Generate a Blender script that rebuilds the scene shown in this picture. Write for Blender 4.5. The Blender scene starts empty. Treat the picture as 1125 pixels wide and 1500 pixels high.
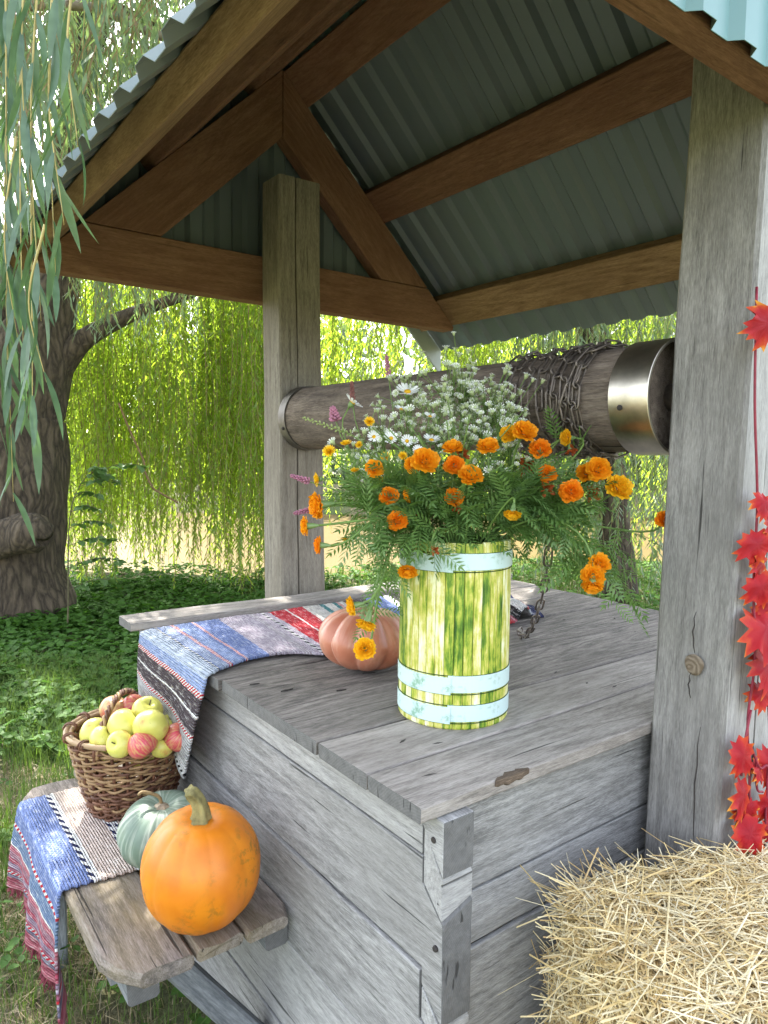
import bpy, bmesh, math, random
import numpy as np
from mathutils import Vector, Matrix, noise as mnoise

R = math.radians
rng = np.random.default_rng(11)
random.seed(11)
sc = bpy.context.scene
COL = sc.collection

# ------------------------------------------------------------------ camera, sky, sun, exposure
CAM_F, CAM_PITCH, CAM_YAW, CAM_ROLL = 1035.0, R(4.85), R(53.15), R(0.75)
CAM = Vector((-0.6768, -0.8041, 1.5))
cd = Vector((math.cos(CAM_YAW) * math.cos(CAM_PITCH), math.sin(CAM_YAW) * math.cos(CAM_PITCH), -math.sin(CAM_PITCH)))
_r = Vector((math.sin(CAM_YAW), -math.cos(CAM_YAW), 0)); _u = _r.cross(cd)
cr = _r * math.cos(CAM_ROLL) + _u * math.sin(CAM_ROLL)
cu = -_r * math.sin(CAM_ROLL) + _u * math.cos(CAM_ROLL)
cam_data = bpy.data.cameras.new('camera'); cam = bpy.data.objects.new('camera', cam_data); COL.objects.link(cam)
cam.matrix_world = Matrix(((cr.x, cu.x, -cd.x, CAM.x), (cr.y, cu.y, -cd.y, CAM.y), (cr.z, cu.z, -cd.z, CAM.z), (0, 0, 0, 1)))
cam_data.sensor_width = 36; cam_data.lens = CAM_F / 1500 * 36; cam_data.clip_start = 0.02; cam_data.clip_end = 900
sc.camera = cam
FWD = Vector((math.cos(CAM_YAW), math.sin(CAM_YAW), 0)); RGT = Vector((FWD.y, -FWD.x, 0))

SUN_AZ, SUN_EL = R(82), R(50)
world = bpy.data.worlds.new('World'); sc.world = world; world.use_nodes = True
wn = world.node_tree.nodes; wl = world.node_tree.links
sky_tex = wn.new('ShaderNodeTexSky'); sky_tex.sky_type = 'NISHITA'; sky_tex.sun_disc = False
sky_tex.sun_elevation = SUN_EL; sky_tex.sun_rotation = math.pi / 2 - SUN_AZ
sky_tex.air_density = 1.0; sky_tex.dust_density = 2.5; sky_tex.ozone_density = 0.6
hsv = wn.new('ShaderNodeHueSaturation'); hsv.inputs['Saturation'].default_value = 0.42   # thin summer haze: a paler sky
wl.new(sky_tex.outputs[0], hsv.inputs['Color']); wl.new(hsv.outputs[0], wn['Background'].inputs[0]); wn['Background'].inputs[1].default_value = 0.15
sun_d = bpy.data.lights.new('sun', 'SUN'); sun_d.energy = 4.0; sun_d.angle = R(0.5); sun_d.color = (1.0, 0.95, 0.86)
sun = bpy.data.objects.new('sun', sun_d); COL.objects.link(sun)
SUNV = Vector((math.cos(SUN_EL) * math.cos(SUN_AZ), math.cos(SUN_EL) * math.sin(SUN_AZ), math.sin(SUN_EL)))
sun.rotation_euler = SUNV.to_track_quat('Z', 'Y').to_euler(); sun.location = SUNV * 30
vs = sc.view_settings
vs.view_transform = 'Standard'; vs.look = 'None'; vs.gamma = 1.0; vs.use_curve_mapping = False
vs.exposure = 2.75
sc.cycles.use_denoising = True
sc.cycles.max_bounces = 8; sc.cycles.diffuse_bounces = 4; sc.cycles.transmission_bounces = 5; sc.cycles.transparent_max_bounces = 4
sc.cycles.sample_clamp_indirect = 6.0
sc.cycles.caustics_reflective = False; sc.cycles.caustics_refractive = False

# ------------------------------------------------------------------ object helpers
def tag(o, label=None, cat=None, group=None, kind=None):
    if label: o['label'] = label
    if cat: o['category'] = cat
    if group: o['group'] = group
    if kind: o['kind'] = kind
    return o

def thing(name, label, cat, loc=(0, 0, 0), group=None):
    o = bpy.data.objects.new(name, None); COL.objects.link(o)
    o.empty_display_size = 0.05; o.location = loc
    return tag(o, label, cat, group)

def adopt(o, parent):
    """child keeps its world placement; parents are only translated, a child of a child keeps its basis"""
    if parent is None: return o
    o.parent = parent
    o.matrix_parent_inverse = world_of(parent).inverted()
    return o

def world_of(o):
    m = o.matrix_basis.copy()
    if o.parent: m = world_of(o.parent) @ o.matrix_parent_inverse @ m
    return m

def mesh(name, V, F, mats=(), fm=None, smooth=False, uv=None):
    V = np.asarray(V, np.float32).reshape(-1, 3)
    me = bpy.data.meshes.new(name)
    if isinstance(F, np.ndarray):
        k = F.shape[1]; n = len(F)
        me.vertices.add(len(V)); me.vertices.foreach_set('co', V.ravel())
        me.loops.add(n * k); me.loops.foreach_set('vertex_index', F.astype(np.int32).ravel())
        me.polygons.add(n); me.polygons.foreach_set('loop_start', np.arange(0, n * k, k, dtype=np.int32))
        me.update(calc_edges=True)
    else:
        me.from_pydata(V.tolist(), [], [list(f) for f in F])
    for m in mats: me.materials.append(m)
    if fm is not None: me.polygons.foreach_set('material_index', np.asarray(fm, np.int32))
    if smooth: me.polygons.foreach_set('use_smooth', np.ones(len(me.polygons), bool))
    if uv is not None:
        l = me.uv_layers.new(name='UVMap'); vi = np.zeros(len(me.loops), np.int32); me.loops.foreach_get('vertex_index', vi)
        l.data.foreach_set('uv', np.asarray(uv, np.float32)[vi].ravel())
    me.update()
    return me

def link(name, me, parent=None, M=None):
    o = bpy.data.objects.new(name, me); COL.objects.link(o)
    if M is not None: o.matrix_basis = M
    return adopt(o, parent)

def frame(x, up=(0, 0, 1), at=(0, 0, 0)):
    x = Vector(x).normalized(); up = Vector(up)
    if abs(x.dot(up)) > 0.98 * up.length: up = Vector((1, 0, 0)) if abs(x.x) < .9 else Vector((0, 1, 0))
    y = up.cross(x).normalized(); z = x.cross(y)
    return Matrix(((x.x, y.x, z.x, at[0]), (x.y, y.y, z.y, at[1]), (x.z, y.z, z.z, at[2]), (0, 0, 0, 1)))

def wobj(name, V, F, mats, parent, xdir=(1, 0, 0), smooth=False, fm=None, bevel=0, up=(0, 0, 1)):
    """mesh given in world coordinates, stored in a frame whose X runs along the grain"""
    V = [Vector(v) for v in V]; c = sum(V, Vector()) / len(V)
    M = frame(xdir, up, c); Mi = M.inverted()
    o = link(name, mesh(name, [tuple(Mi @ v) for v in V], F, mats, fm, smooth), parent, M)
    if bevel:
        b = o.modifiers.new('bevel', 'BEVEL'); b.width = bevel; b.segments = 2; b.limit_method = 'ANGLE'; b.angle_limit = R(25)
    return o

def ends(me):
    if me.materials and me.materials[0].name in ENDED:
        me.materials.append(bpy.data.materials['end_grain'])
        for p in me.polygons:
            if abs(p.normal.x) > .8: p.material_index = len(me.materials) - 1
ENDED = ('weathered_grey_wood', 'grey_lid_wood', 'bench_wood', 'rough_grey_support')

def prism(name, poly, axis, a, b, mats, parent, xdir, bevel=.004):
    """polygon in the two other axes, extruded along axis 0 or 1 from a to b"""
    n = len(poly); put = (lambda t, p: (t, p[0], p[1])) if axis == 0 else (lambda t, p: (p[0], t, p[1]))
    V = [put(a, p) for p in poly] + [put(b, p) for p in poly]
    F = [tuple(range(n)), tuple(range(2 * n - 1, n - 1, -1))] + [(i, i + n, (i + 1) % n + n, (i + 1) % n) for i in range(n)]
    o = wobj(name, V, F, mats, parent, xdir, bevel=bevel)
    bm = bmesh.new(); bm.from_mesh(o.data); bmesh.ops.recalc_face_normals(bm, faces=bm.faces); bm.to_mesh(o.data); bm.free()
    ends(o.data)
    return o

def timber(name, p0, p1, w, h, mats, parent, up=(0, 0, 1), jit=.0015, ch=.006, seg=.1, section=None, taper=1.0, endjit=0.0):
    """sawn timber from p0 to p1; w is across, h is along up; slightly wavy edges, chamfered"""
    p0, p1 = Vector(p0), Vector(p1); L = (p1 - p0).length; n = max(2, int(L / seg) + 1)
    if section is None:
        a, b = w / 2, h / 2
        section = [(-a + ch, -b), (a - ch, -b), (a, -b + ch), (a, b - ch), (a - ch, b), (-a + ch, b), (-a, b - ch), (-a, -b + ch)]
    k = len(section); V = []; sd = random.uniform(0, 99)
    for i in range(n):
        t = i / (n - 1); s = 1 + (taper - 1) * t
        for j, (y, z) in enumerate(section):
            q = Vector((t * L * 2.2 + sd, y * 9, z * 9)); d = mnoise.noise_vector(q)
            e = (endjit * mnoise.noise(Vector((y * 30 + sd, z * 8, i))) if i in (0, n - 1) else 0)
            V.append((t * L - L / 2 + e, y * s + d.y * jit * 2.5, z * s + d.z * jit * 2.5))
    F = [(i * k + j, i * k + (j + 1) % k, (i + 1) * k + (j + 1) % k, (i + 1) * k + j) for i in range(n - 1) for j in range(k)]
    F += [tuple(range(k - 1, -1, -1)), tuple((n - 1) * k + j for j in range(k))]
    me = mesh(name, V, F, mats); ends(me)
    return link(name, me, parent, frame(p1 - p0, up, (p0 + p1) / 2))

def tube_data(pts, rad, ns=8, caps=True, squash=None, twist=0, bump=None):
    P = [Vector(p) for p in pts]; n = len(P)
    if not hasattr(rad, '__len__'): rad = [rad] * n
    V = []; T0 = (P[1] - P[0]).normalized(); N = T0.orthogonal().normalized()
    for i in range(n):
        T = (P[min(i + 1, n - 1)] - P[max(i - 1, 0)]).normalized()
        N = (N - T * N.dot(T)).normalized(); B = T.cross(N)
        for j in range(ns):
            a = 2 * math.pi * j / ns + twist * i
            r = rad[i] * (bump(i, a) if bump else 1)
            V.append(P[i] + N * (math.cos(a) * r) + B * (math.sin(a) * r * (squash or 1)))
    F = [(i * ns + j, i * ns + (j + 1) % ns, (i + 1) * ns + (j + 1) % ns, (i + 1) * ns + j) for i in range(n - 1) for j in range(ns)]
    if caps: F += [tuple(range(ns - 1, -1, -1)), tuple((n - 1) * ns + j for j in range(ns))]
    return V, F

def tube(name, pts, rad, mats, parent, ns=8, smooth=True, **k):
    V, F = tube_data(pts, rad, ns, **k)
    c = sum(V, Vector()) / len(V)
    return link(name, mesh(name, [tuple(v - c) for v in V], F, mats, None, smooth), parent, Matrix.Translation(c))

def join(parts):
    V, F = [], []
    for v, f in parts:
        o = len(V); V += list(v); F += [tuple(i + o for i in q) for q in f]
    return V, F

def spline(pts, n):
    """Catmull-Rom through pts, n samples per span"""
    P = [np.array(p, float) for p in pts]; P = [2 * P[0] - P[1]] + P + [2 * P[-1] - P[-2]]; out = []
    for i in range(1, len(P) - 2):
        for k in range(n):
            t = k / n; a, b, c, d = P[i - 1], P[i], P[i + 1], P[i + 2]
            out.append(0.5 * (2 * b + (c - a) * t + (2 * a - 5 * b + 4 * c - d) * t * t + (3 * b - a - 3 * c + d) * t ** 3))
    return out + [P[-2]]

def clone(o, parent=None, M=None):
    c = o.copy(); COL.objects.link(c)
    if M is not None: c.matrix_basis = M
    if parent is not None: c.parent = parent
    return c

# ------------------------------------------------------------------ material helpers
class NT:
    def __init__(s, name):
        s.m = bpy.data.materials.new(name); s.m.use_nodes = True; s.t = s.m.node_tree
        s.p = s.t.nodes['Principled BSDF']; s.out = s.t.nodes['Material Output']
    def n(s, typ, ins=None, **at):
        q = s.t.nodes.new('ShaderNode' + typ)
        for k, v in at.items(): setattr(q, k, v)
        for k, v in (ins or {}).items(): s.set(q.inputs[k], v)
        return q
    def set(s, sock, v):
        if isinstance(v, bpy.types.NodeSocket): s.t.links.new(v, sock)
        elif isinstance(v, bpy.types.Node): s.t.links.new(v.outputs[0], sock)
        else: sock.default_value = (tuple(v) + (1.0,) if hasattr(v, '__len__') and len(v) == 3 and sock.type == 'RGBA' else v)
    def P(s, **k):
        for a, v in k.items(): s.set(s.p.inputs[a.replace('_', ' ')], v)
        return s.m
    def math(s, op, a, b=0.0, c=0.0): 
        q = s.n('Math', {0: a, 1: b, 2: c}, operation=op); return q.outputs[0]
    def vmul(s, v, k): return s.n('VectorMath', {0: v, 1: k}, operation='MULTIPLY').outputs[0]
    def noise(s, v, scale=5, detail=4, rough=.55, dist=0): return s.n('TexNoise', {'Vector': v, 'Scale': scale, 'Detail': detail, 'Roughness': rough, 'Distortion': dist}).outputs[0]
    def ramp(s, f, stops, interp='LINEAR'):
        q = s.n('ValToRGB', {0: f}); r = q.color_ramp; r.interpolation = interp
        while len(r.elements) < len(stops): r.elements.new(1)
        for e, (p, c) in zip(r.elements, stops):
            e.position = p; e.color = (tuple(c) + (1,) if hasattr(c, '__len__') else (c, c, c, 1))
        return q.outputs[0]
    def mix(s, f, a, b, mode='MIX'):
        q = s.n('Mix', data_type='RGBA', blend_type=mode); s.set(q.inputs[0], f); s.set(q.inputs[6], a); s.set(q.inputs[7], b); return q.outputs[2]
    def coord(s, which='Object', rand=40):
        o = s.n('TexCoord').outputs[which]
        if not rand: return o
        r = s.math('MULTIPLY', s.n('ObjectInfo').outputs['Random'], rand)
        return s.n('VectorMath', {0: o, 1: r}, operation='ADD').outputs[0]
    def rnd(s): return s.n('ObjectInfo').outputs['Random']
    def bump(s, h, strength=.5, dist=.004): return s.n('Bump', {'Height': h, 'Strength': strength, 'Distance': dist}).outputs[0]

def wood(name, dark, mid, light, rough=.85, bump=.6, g=1.0, crack=.75, stain=None, rings=.5, dist=.004, knots=False, tint=.18, con=.15):
    t = NT(name); c = t.coord()
    fib = t.noise(t.vmul(c, (42 * g, 400 * g, 400 * g)), 1, 4, .72)
    grn = t.noise(t.vmul(c, (5.5 * g, 62 * g, 62 * g)), 1, 6, .68, .3)
    big = t.noise(t.vmul(c, (.9 * g, 6 * g, 6 * g)), 1, 3, .5, .6)
    rg = t.math('SINE', t.math('MULTIPLY', big, 75)); rg = t.math('MULTIPLY_ADD', rg, .5, .5)
    f = t.math('ADD', t.math('MULTIPLY', fib, .55), t.math('MULTIPLY', grn, .45))
    f = t.math('ADD', f, t.math('MULTIPLY', t.math('SUBTRACT', rg, .5), .12 * rings))
    f = t.math('ADD', f, t.math('MULTIPLY', t.math('SUBTRACT', t.rnd(), .5), tint))
    col = t.ramp(f, [(.5 - con, dark), (.50, mid), (.5 + con, light)])
    ck = t.noise(t.vmul(c, (2.2 * g, 75 * g, 75 * g)), 1, 2, .5, .1)
    ckm = t.ramp(ck, [(.27, 1.0), (.31, 0.0)])
    pat = t.noise(t.vmul(c, (1.6, 3.5, 3.5)), 1.6, 4, .6)
    col = t.mix(t.ramp(pat, [(.42, 0.0), (.72, .55)]), col, stain or tuple(x * .55 for x in mid))
    col = t.mix(t.math('MULTIPLY', ckm, crack), col, tuple(x * .18 for x in dark))
    h = t.math('ADD', t.math('MULTIPLY', fib, .35), t.math('MULTIPLY', grn, .5))
    h = t.math('ADD', h, t.math('MULTIPLY', rg, .12 * rings))
    h = t.math('SUBTRACT', h, t.math('MULTIPLY', ckm, .8 * crack))
    return t.P(Base_Color=col, Roughness=rough, Normal=t.bump(h, bump, dist), Specular_IOR_Level=.25)

def plain(name, col, rough=.6, var=.25, scale=30, bump=0, metal=0, spec=.4, rand=40, detail=4):
    t = NT(name); c = t.coord(rand=rand); n = t.noise(c, scale, detail, .6)
    k = t.mix(t.ramp(n, [(.3, 0.0), (.7, 1.0)]), tuple(x * (1 - var) for x in col), tuple(min(1, x * (1 + var)) for x in col))
    kw = {}
    if bump: kw['Normal'] = t.bump(n, bump, .003)
    return t.P(Base_Color=k, Roughness=rough, Metallic=metal, Specular_IOR_Level=spec, **kw)

def leafmat(name, a, b, trans, tf=.45, scale=3.0, rough=.5, gloss=.06):
    """thin leaf: diffuse front, light through from behind; colour drifts over the crown and from leaf to leaf"""
    t = NT(name); c = t.coord(rand=0)
    n = t.noise(c, scale, 3, .6); n2 = t.noise(c, 45, 1, .5)
    f = t.math('ADD', t.math('MULTIPLY', n, .5), t.math('MULTIPLY', n2, .5))
    col = t.mix(t.ramp(f, [(.36, 0.0), (.64, 1.0)]), a, b)
    tcol = t.mix(t.ramp(f, [(.36, 0.0), (.64, 1.0)]), tuple(x * .75 for x in trans), trans)
    d = t.n('BsdfDiffuse', {'Color': col}); tr = t.n('BsdfTranslucent', {'Color': tcol}); gl = t.n('BsdfGlossy', {'Roughness': rough, 'Color': (1, 1, 1, 1)})
    m1 = t.n('MixShader', {0: tf, 1: d.outputs[0], 2: tr.outputs[0]}); m2 = t.n('MixShader', {0: gloss, 1: m1.outputs[0], 2: gl.outputs[0]})
    t.t.links.new(m2.outputs[0], t.out.inputs[0]); return t.m

W_GREY = wood('weathered_grey_wood', (.135, .134, .132), (.33, .328, .325), (.52, .518, .515), bump=.9, stain=(.25, .245, .238), g=1.35, con=.17)
W_LID = wood('grey_lid_wood', (.09, .083, .077), (.235, .212, .193), (.385, .355, .328), bump=.8, stain=(.14, .126, .113), rings=.7, dist=.003, g=1.2, con=.16)
W_POST = wood('grey_post_wood', (.11, .105, .1), (.235, .228, .218), (.37, .36, .345), g=1.3, bump=.6, crack=.8, stain=(.155, .148, .14), rings=.2)
W_BROWN = wood('brown_roof_timber', (.085, .042, .026), (.20, .105, .068), (.32, .185, .125), bump=.6, crack=.35, stain=(.14, .06, .036), rings=.5, tint=.2, con=.21, g=1.2)
W_OCHRE = wood('ochre_roof_timber', (.10, .058, .03), (.26, .165, .098), (.41, .285, .18), bump=.6, crack=.35, stain=(.16, .095, .05), rings=.6, tint=.12, con=.2, g=1.2)
W_DRUM = wood('drum_wood', (.06, .046, .036), (.165, .132, .108), (.28, .232, .19), bump=.8, crack=1.0, stain=(.07, .06, .055), dist=.005)
W_BENCH = wood('bench_wood', (.10, .088, .078), (.235, .205, .185), (.37, .335, .31), bump=.8, crack=.8, stain=(.22, .17, .07))
W_ROUGH = wood('rough_grey_support', (.10, .11, .12), (.22, .235, .25), (.36, .38, .40), bump=1.0, g=.8, crack=.5, stain=(.15, .16, .17))
W_SPLIT = wood('fresh_split_wood', (.05, .036, .026), (.135, .10, .074), (.29, .22, .16), bump=.9, crack=.6)
def endgrain():
    t = NT('end_grain'); c = t.coord(); d_ = t.n('VectorMath', {0: t.n('VectorMath', {0: t.vmul(t.n('TexCoord').outputs['Object'], (0, 1, 1)), 1: (0, .09, .12)}, operation='ADD').outputs[0], 1: t.vmul(t.n('TexNoise', {'Vector': c, 'Scale': 14}).outputs[1], (.02, .02, .02))}, operation='ADD').outputs[0]
    r_ = t.n('VectorMath', {0: d_}, operation='LENGTH').outputs['Value']; s = t.math('MULTIPLY_ADD', t.math('SINE', t.math('MULTIPLY', r_, 1400)), .5, .5); n = t.noise(c, 60, 5, .7)
    k = t.mix(t.math('ADD', t.math('MULTIPLY', s, .12), t.math('MULTIPLY', n, .88)), (.045, .045, .046), (.21, .208, .205)); ck = t.ramp(t.noise(t.vmul(c, (20, 90, 18)), 1, 2), [(.3, 1.0), (.35, 0.0)])
    return t.P(Base_Color=t.mix(t.math('MULTIPLY', ck, .8), k, (.02, .02, .02)), Roughness=.95, Normal=t.bump(t.math('SUBTRACT', n, ck), .7, .003))
W_END = endgrain()
NAIL = plain('nail_iron', (.035, .03, .028), .7, .3, 60)
def sheet_mat(name, col, rough):
    t = NT(name); c = t.coord(); n = t.noise(c, 6, 4, .6); s = t.noise(t.vmul(c, (40, 3, 3)), 1, 3)
    k = t.mix(t.math('MULTIPLY', n, .5), col, tuple(x * .72 for x in col))
    return t.P(Base_Color=k, Roughness=rough, Specular_IOR_Level=.5, Normal=t.bump(s, .05, .002))
SHEET_IN = sheet_mat('sheet_underside_grey_green', (.14, .178, .215), .42)
SHEET_OUT = sheet_mat('sheet_outside_teal', (.17, .33, .35), .3)
SHEET_ROOF = sheet_mat('sheet_roof_outside', (.15, .20, .205), .4)
STEEL = plain('worn_steel', (.56, .52, .44), .33, .3, 14, .12, 1.0, .5)
CHAIN_M = plain('rusty_chain', (.17, .145, .125), .48, .5, 40, .2, .7)
STEEL_DULL = plain('dull_iron_band', (.11, .10, .088), .5, .4, 14, .15, .8, .5)

# ------------------------------------------------------------------ the setting: ground, water, far bank
def hgt(x, y):
    s = (Vector((x, y, 0)) - Vector((CAM.x, CAM.y, 0))).dot(FWD); l = (Vector((x, y, 0)) - Vector((CAM.x, CAM.y, 0))).dot(RGT)
    bank = 8.6 + .35 * math.sin(l * .9) + .2 * math.sin(l * 2.3 + 1) + (.9 if l > 2 else .45 * max(0, l)) 
    far = 20.5 + .5 * math.sin(l * .4)
    def sm(a, b, t):
        t = min(1, max(0, (t - a) / (b - a))); return t * t * (3 - 2 * t)
    z = -1.1 * sm(bank, bank + .9, s) + 1.5 * sm(far - .6, far + 1.6, s) + 1.2 * sm(far + 3, far + 40, s)
    if s < bank + 1: z += .035 * mnoise.noise(Vector((x * .9, y * .9, 0))) + .012 * mnoise.noise(Vector((x * 5, y * 5, 3))) - .03 * sm(.2, 1.2, -z)
    return z
rad = np.concatenate([np.linspace(.05, 4, 34), np.linspace(4.15, 12, 52), np.linspace(12.5, 30, 36), np.geomspace(32, 600, 18)])
NA = 200; ang = np.linspace(0, 2 * math.pi, NA, endpoint=False)
V = []
for r_ in rad:
    for a_ in ang:
        x, y = CAM.x + r_ * math.cos(a_), CAM.y + r_ * math.sin(a_); V.append((x, y, hgt(x, y)))
F = [(i * NA + j, i * NA + (j + 1) % NA, (i + 1) * NA + (j + 1) % NA, (i + 1) * NA + j) for i in range(len(rad) - 1) for j in range(NA)]
F.append(tuple(range(NA - 1, -1, -1)))
t = NT('ground_soil_grass'); c = t.coord(rand=0)
n1 = t.noise(c, .9, 5, .6); n2 = t.noise(c, 14, 5, .65); n3 = t.noise(c, 90, 3, .6)
soil = t.mix(t.ramp(n3, [(.3, 0.0), (.7, 1.0)]), (.075, .058, .04), (.16, .13, .085))
dry = t.mix(t.ramp(n3, [(.35, 0.0), (.65, 1.0)]), (.13, .115, .05), (.24, .21, .11))
grn = t.mix(t.ramp(n3, [(.3, 0.0), (.7, 1.0)]), (.035, .065, .016), (.085, .13, .035))
k = t.mix(t.ramp(n2, [(.42, 0.0), (.6, 1.0)]), soil, dry); k = t.mix(t.ramp(n1, [(.4, 0.0), (.6, .85)]), k, grn)
GROUND = t.P(Base_Color=k, Roughness=.95, Normal=t.bump(n3, .8, .02))
tag(link('ground', mesh('ground', V, F, [GROUND], None, True)), kind='structure')

t = NT('muddy_pond_water'); c = t.coord(rand=0)
w = t.noise(t.vmul(c, (1, 2.2, 1)), 2.2, 3, .5); m_ = t.noise(c, .35, 3, .5)
WATER = t.P(Base_Color=t.mix(m_, (.092, .068, .026), (.115, .087, .036)), Roughness=.4, Specular_IOR_Level=.04, Normal=t.bump(w, .12, .03))
P4 = [CAM + FWD * a + RGT * b for a, b in ((7.6, -34), (7.6, 34), (23.0, 34), (23.0, -34))]
tag(link('pond_water', mesh('pond_water', [(p.x, p.y, -.35) for p in P4], [(0, 1, 2, 3)], [WATER])), kind='structure')

LEAF_FAR = leafmat('far_tree_leaves', (.045, .085, .05), (.09, .14, .07), (.16, .26, .07), .3, .35)
def leaf_quads(P, D, N, L, Wd):
    """diamond leaves: base P, direction D, blade normal N (all n x 3), length L, width Wd (n)"""
    S = np.cross(D, N); S /= np.linalg.norm(S, axis=1)[:, None] + 1e-9
    mid = P + D * (L * .42)[:, None]; w2 = (Wd / 2)[:, None]
    V = np.stack([P, mid + S * w2, P + D * L[:, None], mid - S * w2], 1).reshape(-1, 3)
    return V, np.arange(len(P) * 4).reshape(-1, 4)
def unit(a): return a / (np.linalg.norm(a, axis=1)[:, None] + 1e-9)
def rnd_dirs(n): return unit(rng.normal(size=(n, 3)))
def SL(s, l, z): return CAM.x + s * FWD.x + l * RGT.x, CAM.y + s * FWD.y + l * RGT.y, z

# far bank: a wood across the pond that reads as one mass
n = 34000; blob = [(25 + rng.uniform(-1.5, 6), rng.uniform(-20, 26), rng.uniform(.2, 1.0)) for _ in range(70)]
Q = []
for s_, l_, h_ in blob:
    k_ = n // len(blob); d_ = rnd_dirs(k_) * (rng.uniform(.75, 1.0, (k_, 1))); 
    rz = 1.6 + 3.4 * h_; x, y, z = SL(s_, l_, .3 + rz * .8)
    Q.append(np.array([x, y, z]) + d_ * np.array([1.7, 1.7, rz]))
Q = np.concatenate(Q); n = len(Q); D_ = unit(rnd_dirs(n) + np.array([0, 0, -.4]))
V, F = leaf_quads(Q, D_, rnd_dirs(n), rng.uniform(.3, .6, n), rng.uniform(.18, .36, n))
tag(link('far_bank_trees', mesh('far_bank_trees', V, F, [LEAF_FAR])), kind='stuff', label='bluish green wood across the muddy pond')

# ------------------------------------------------------------------ willows
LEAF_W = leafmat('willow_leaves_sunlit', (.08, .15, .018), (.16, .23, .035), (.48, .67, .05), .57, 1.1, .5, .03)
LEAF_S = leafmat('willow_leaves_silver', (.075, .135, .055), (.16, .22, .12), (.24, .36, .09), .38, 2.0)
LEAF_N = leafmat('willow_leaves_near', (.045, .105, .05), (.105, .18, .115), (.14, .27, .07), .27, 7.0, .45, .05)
t = NT('willow_bark'); c = t.coord('Object', 0)
c2 = t.n('VectorMath', {0: c, 1: t.vmul(t.n('TexNoise', {'Vector': c, 'Scale': 3.0, 'Detail': 3}).outputs[1], (.16, .16, .16))}, operation='ADD').outputs[0]
vo = t.n('TexVoronoi', {'Vector': t.vmul(c2, (17, 17, 3.2)), 'Scale': 1.0}, feature='DISTANCE_TO_EDGE').outputs[0]; r1_ = t.math('ADD', t.math('MULTIPLY', t.noise(t.vmul(c2, (24, 24, 4)), 1, 7, .65), .6), t.math('MULTIPLY', t.ramp(vo, [(.0, 0.0), (.35, 1.0)]), .4)); fur = t.math('MULTIPLY', t.ramp(vo, [(.05, 0.0), (.35, 1.0)]), t.noise(t.vmul(c2, (9, 9, 3)), 1, 3)); n = t.noise(t.vmul(c2, (60, 60, 14)), 1, 5, .7)
k = t.mix(t.ramp(t.math('ADD', t.math('MULTIPLY', r1_, .55), t.math('MULTIPLY', n, .45)), [(.32, 0.0), (.66, 1.0)]), (.022, .016, .011), (.115, .086, .058)); k = t.mix(t.math('MULTIPLY', fur, .5), k, (.155, .122, .088))
h = t.math('ADD', t.math('MULTIPLY', fur, .8), t.math('MULTIPLY', n, .5))
BARK = t.P(Base_Color=k, Roughness=.95, Normal=t.bump(h, 1.0, .03))
TWIG = plain('willow_twig', (.24, .17, .08), .7, .3, 40)
BRANCH = plain('pale_branch', (.20, .165, .125), .85, .35, 30, .4)

def bark_tube(name, pts, parent, ns=40, rough=.07, sub=6):
    P = spline([p[:3] for p in pts], sub); r_ = [float(q[0]) for q in spline([(p[3], 0, 0) for p in pts], sub)]
    sd = random.uniform(0, 50)
    def bmp(i, a):
        z = i / sub
        return 1 + rough * mnoise.noise(Vector((math.cos(a) * 1.3 + sd, math.sin(a) * 1.3, z * .9))) * 2 + rough * .5 * mnoise.noise(Vector((math.cos(a) * 5, math.sin(a) * 5 + sd, z * .8)))
    V, F = tube_data(P, r_, ns, bump=bmp)
    return wobj(name, V, F, [BARK], parent, smooth=True)

def strands(S, gap, ll, lw, spread=.55, sway=.12):
    """S: rows x,y,ztop,zbottom. Returns leaf quads and twig quads of hanging willow shoots"""
    Pp, Dd, Nn, Ll, Ww = [], [], [], [], []; TV, TF = [], []
    for x, y, z1, z0 in S:
        k = max(3, int((z1 - z0) / gap)); u = np.linspace(0, 1, k)
        a0, b0 = rng.uniform(0, 6.28, 2); am = sway * rng.uniform(.3, 1.2)
        px = x + am * np.sin(u * 3 + a0) * u + .5 * am * np.sin(u * 9 + b0) * .3; py = y + am * np.cos(u * 2.6 + b0) * u; pz = z1 + (z0 - z1) * u
        p = np.stack([px, py, pz], 1); az = rng.uniform(0, 6.28, k)
        o = np.stack([np.cos(az), np.sin(az), np.zeros(k)], 1); e = spread * rng.uniform(.35, 1.3, k)
        d = unit(o * e[:, None] + np.array([0, 0, -1.0])); nn = unit(np.cross(d, np.stack([-np.sin(az), np.cos(az), rng.normal(0, .5, k)], 1)) + rng.normal(0, .35, (k, 3)))
        Pp.append(p); Dd.append(d); Nn.append(nn); sc_ = rng.uniform(.6, 1.15, k) * np.where(u > .92, .7, 1); Ll.append(ll * sc_); Ww.append(lw * sc_)
        q = p[::4]; o_ = len(TV) and sum(len(v) for v in TV)
        w_ = .0022; TV.append(np.concatenate([q + [w_, 0, 0], q - [w_, 0, 0]])); m = len(q)
        TF.append(np.array([(o_ + i, o_ + i + 1, o_ + m + i + 1, o_ + m + i) for i in range(m - 1)]).reshape(-1, 4))
    V, F = leaf_quads(np.concatenate(Pp), np.concatenate(Dd), np.concatenate(Nn), np.concatenate(Ll), np.concatenate(Ww))
    tv = np.concatenate(TV); tf = np.concatenate(TF) + len(V)
    fm = np.concatenate([np.zeros(len(F)), np.ones(len(tf))])
    return np.concatenate([V, tv]), np.concatenate([F, tf]), fm

def crown(name, S, parent, mat, gap, ll, lw, **k):
    V, F, fm = strands(S, gap, ll, lw, **k)
    o = link(name, mesh(name, V, F, [mat, TWIG], fm), parent); o['kind'] = 'stuff'; return o

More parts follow.
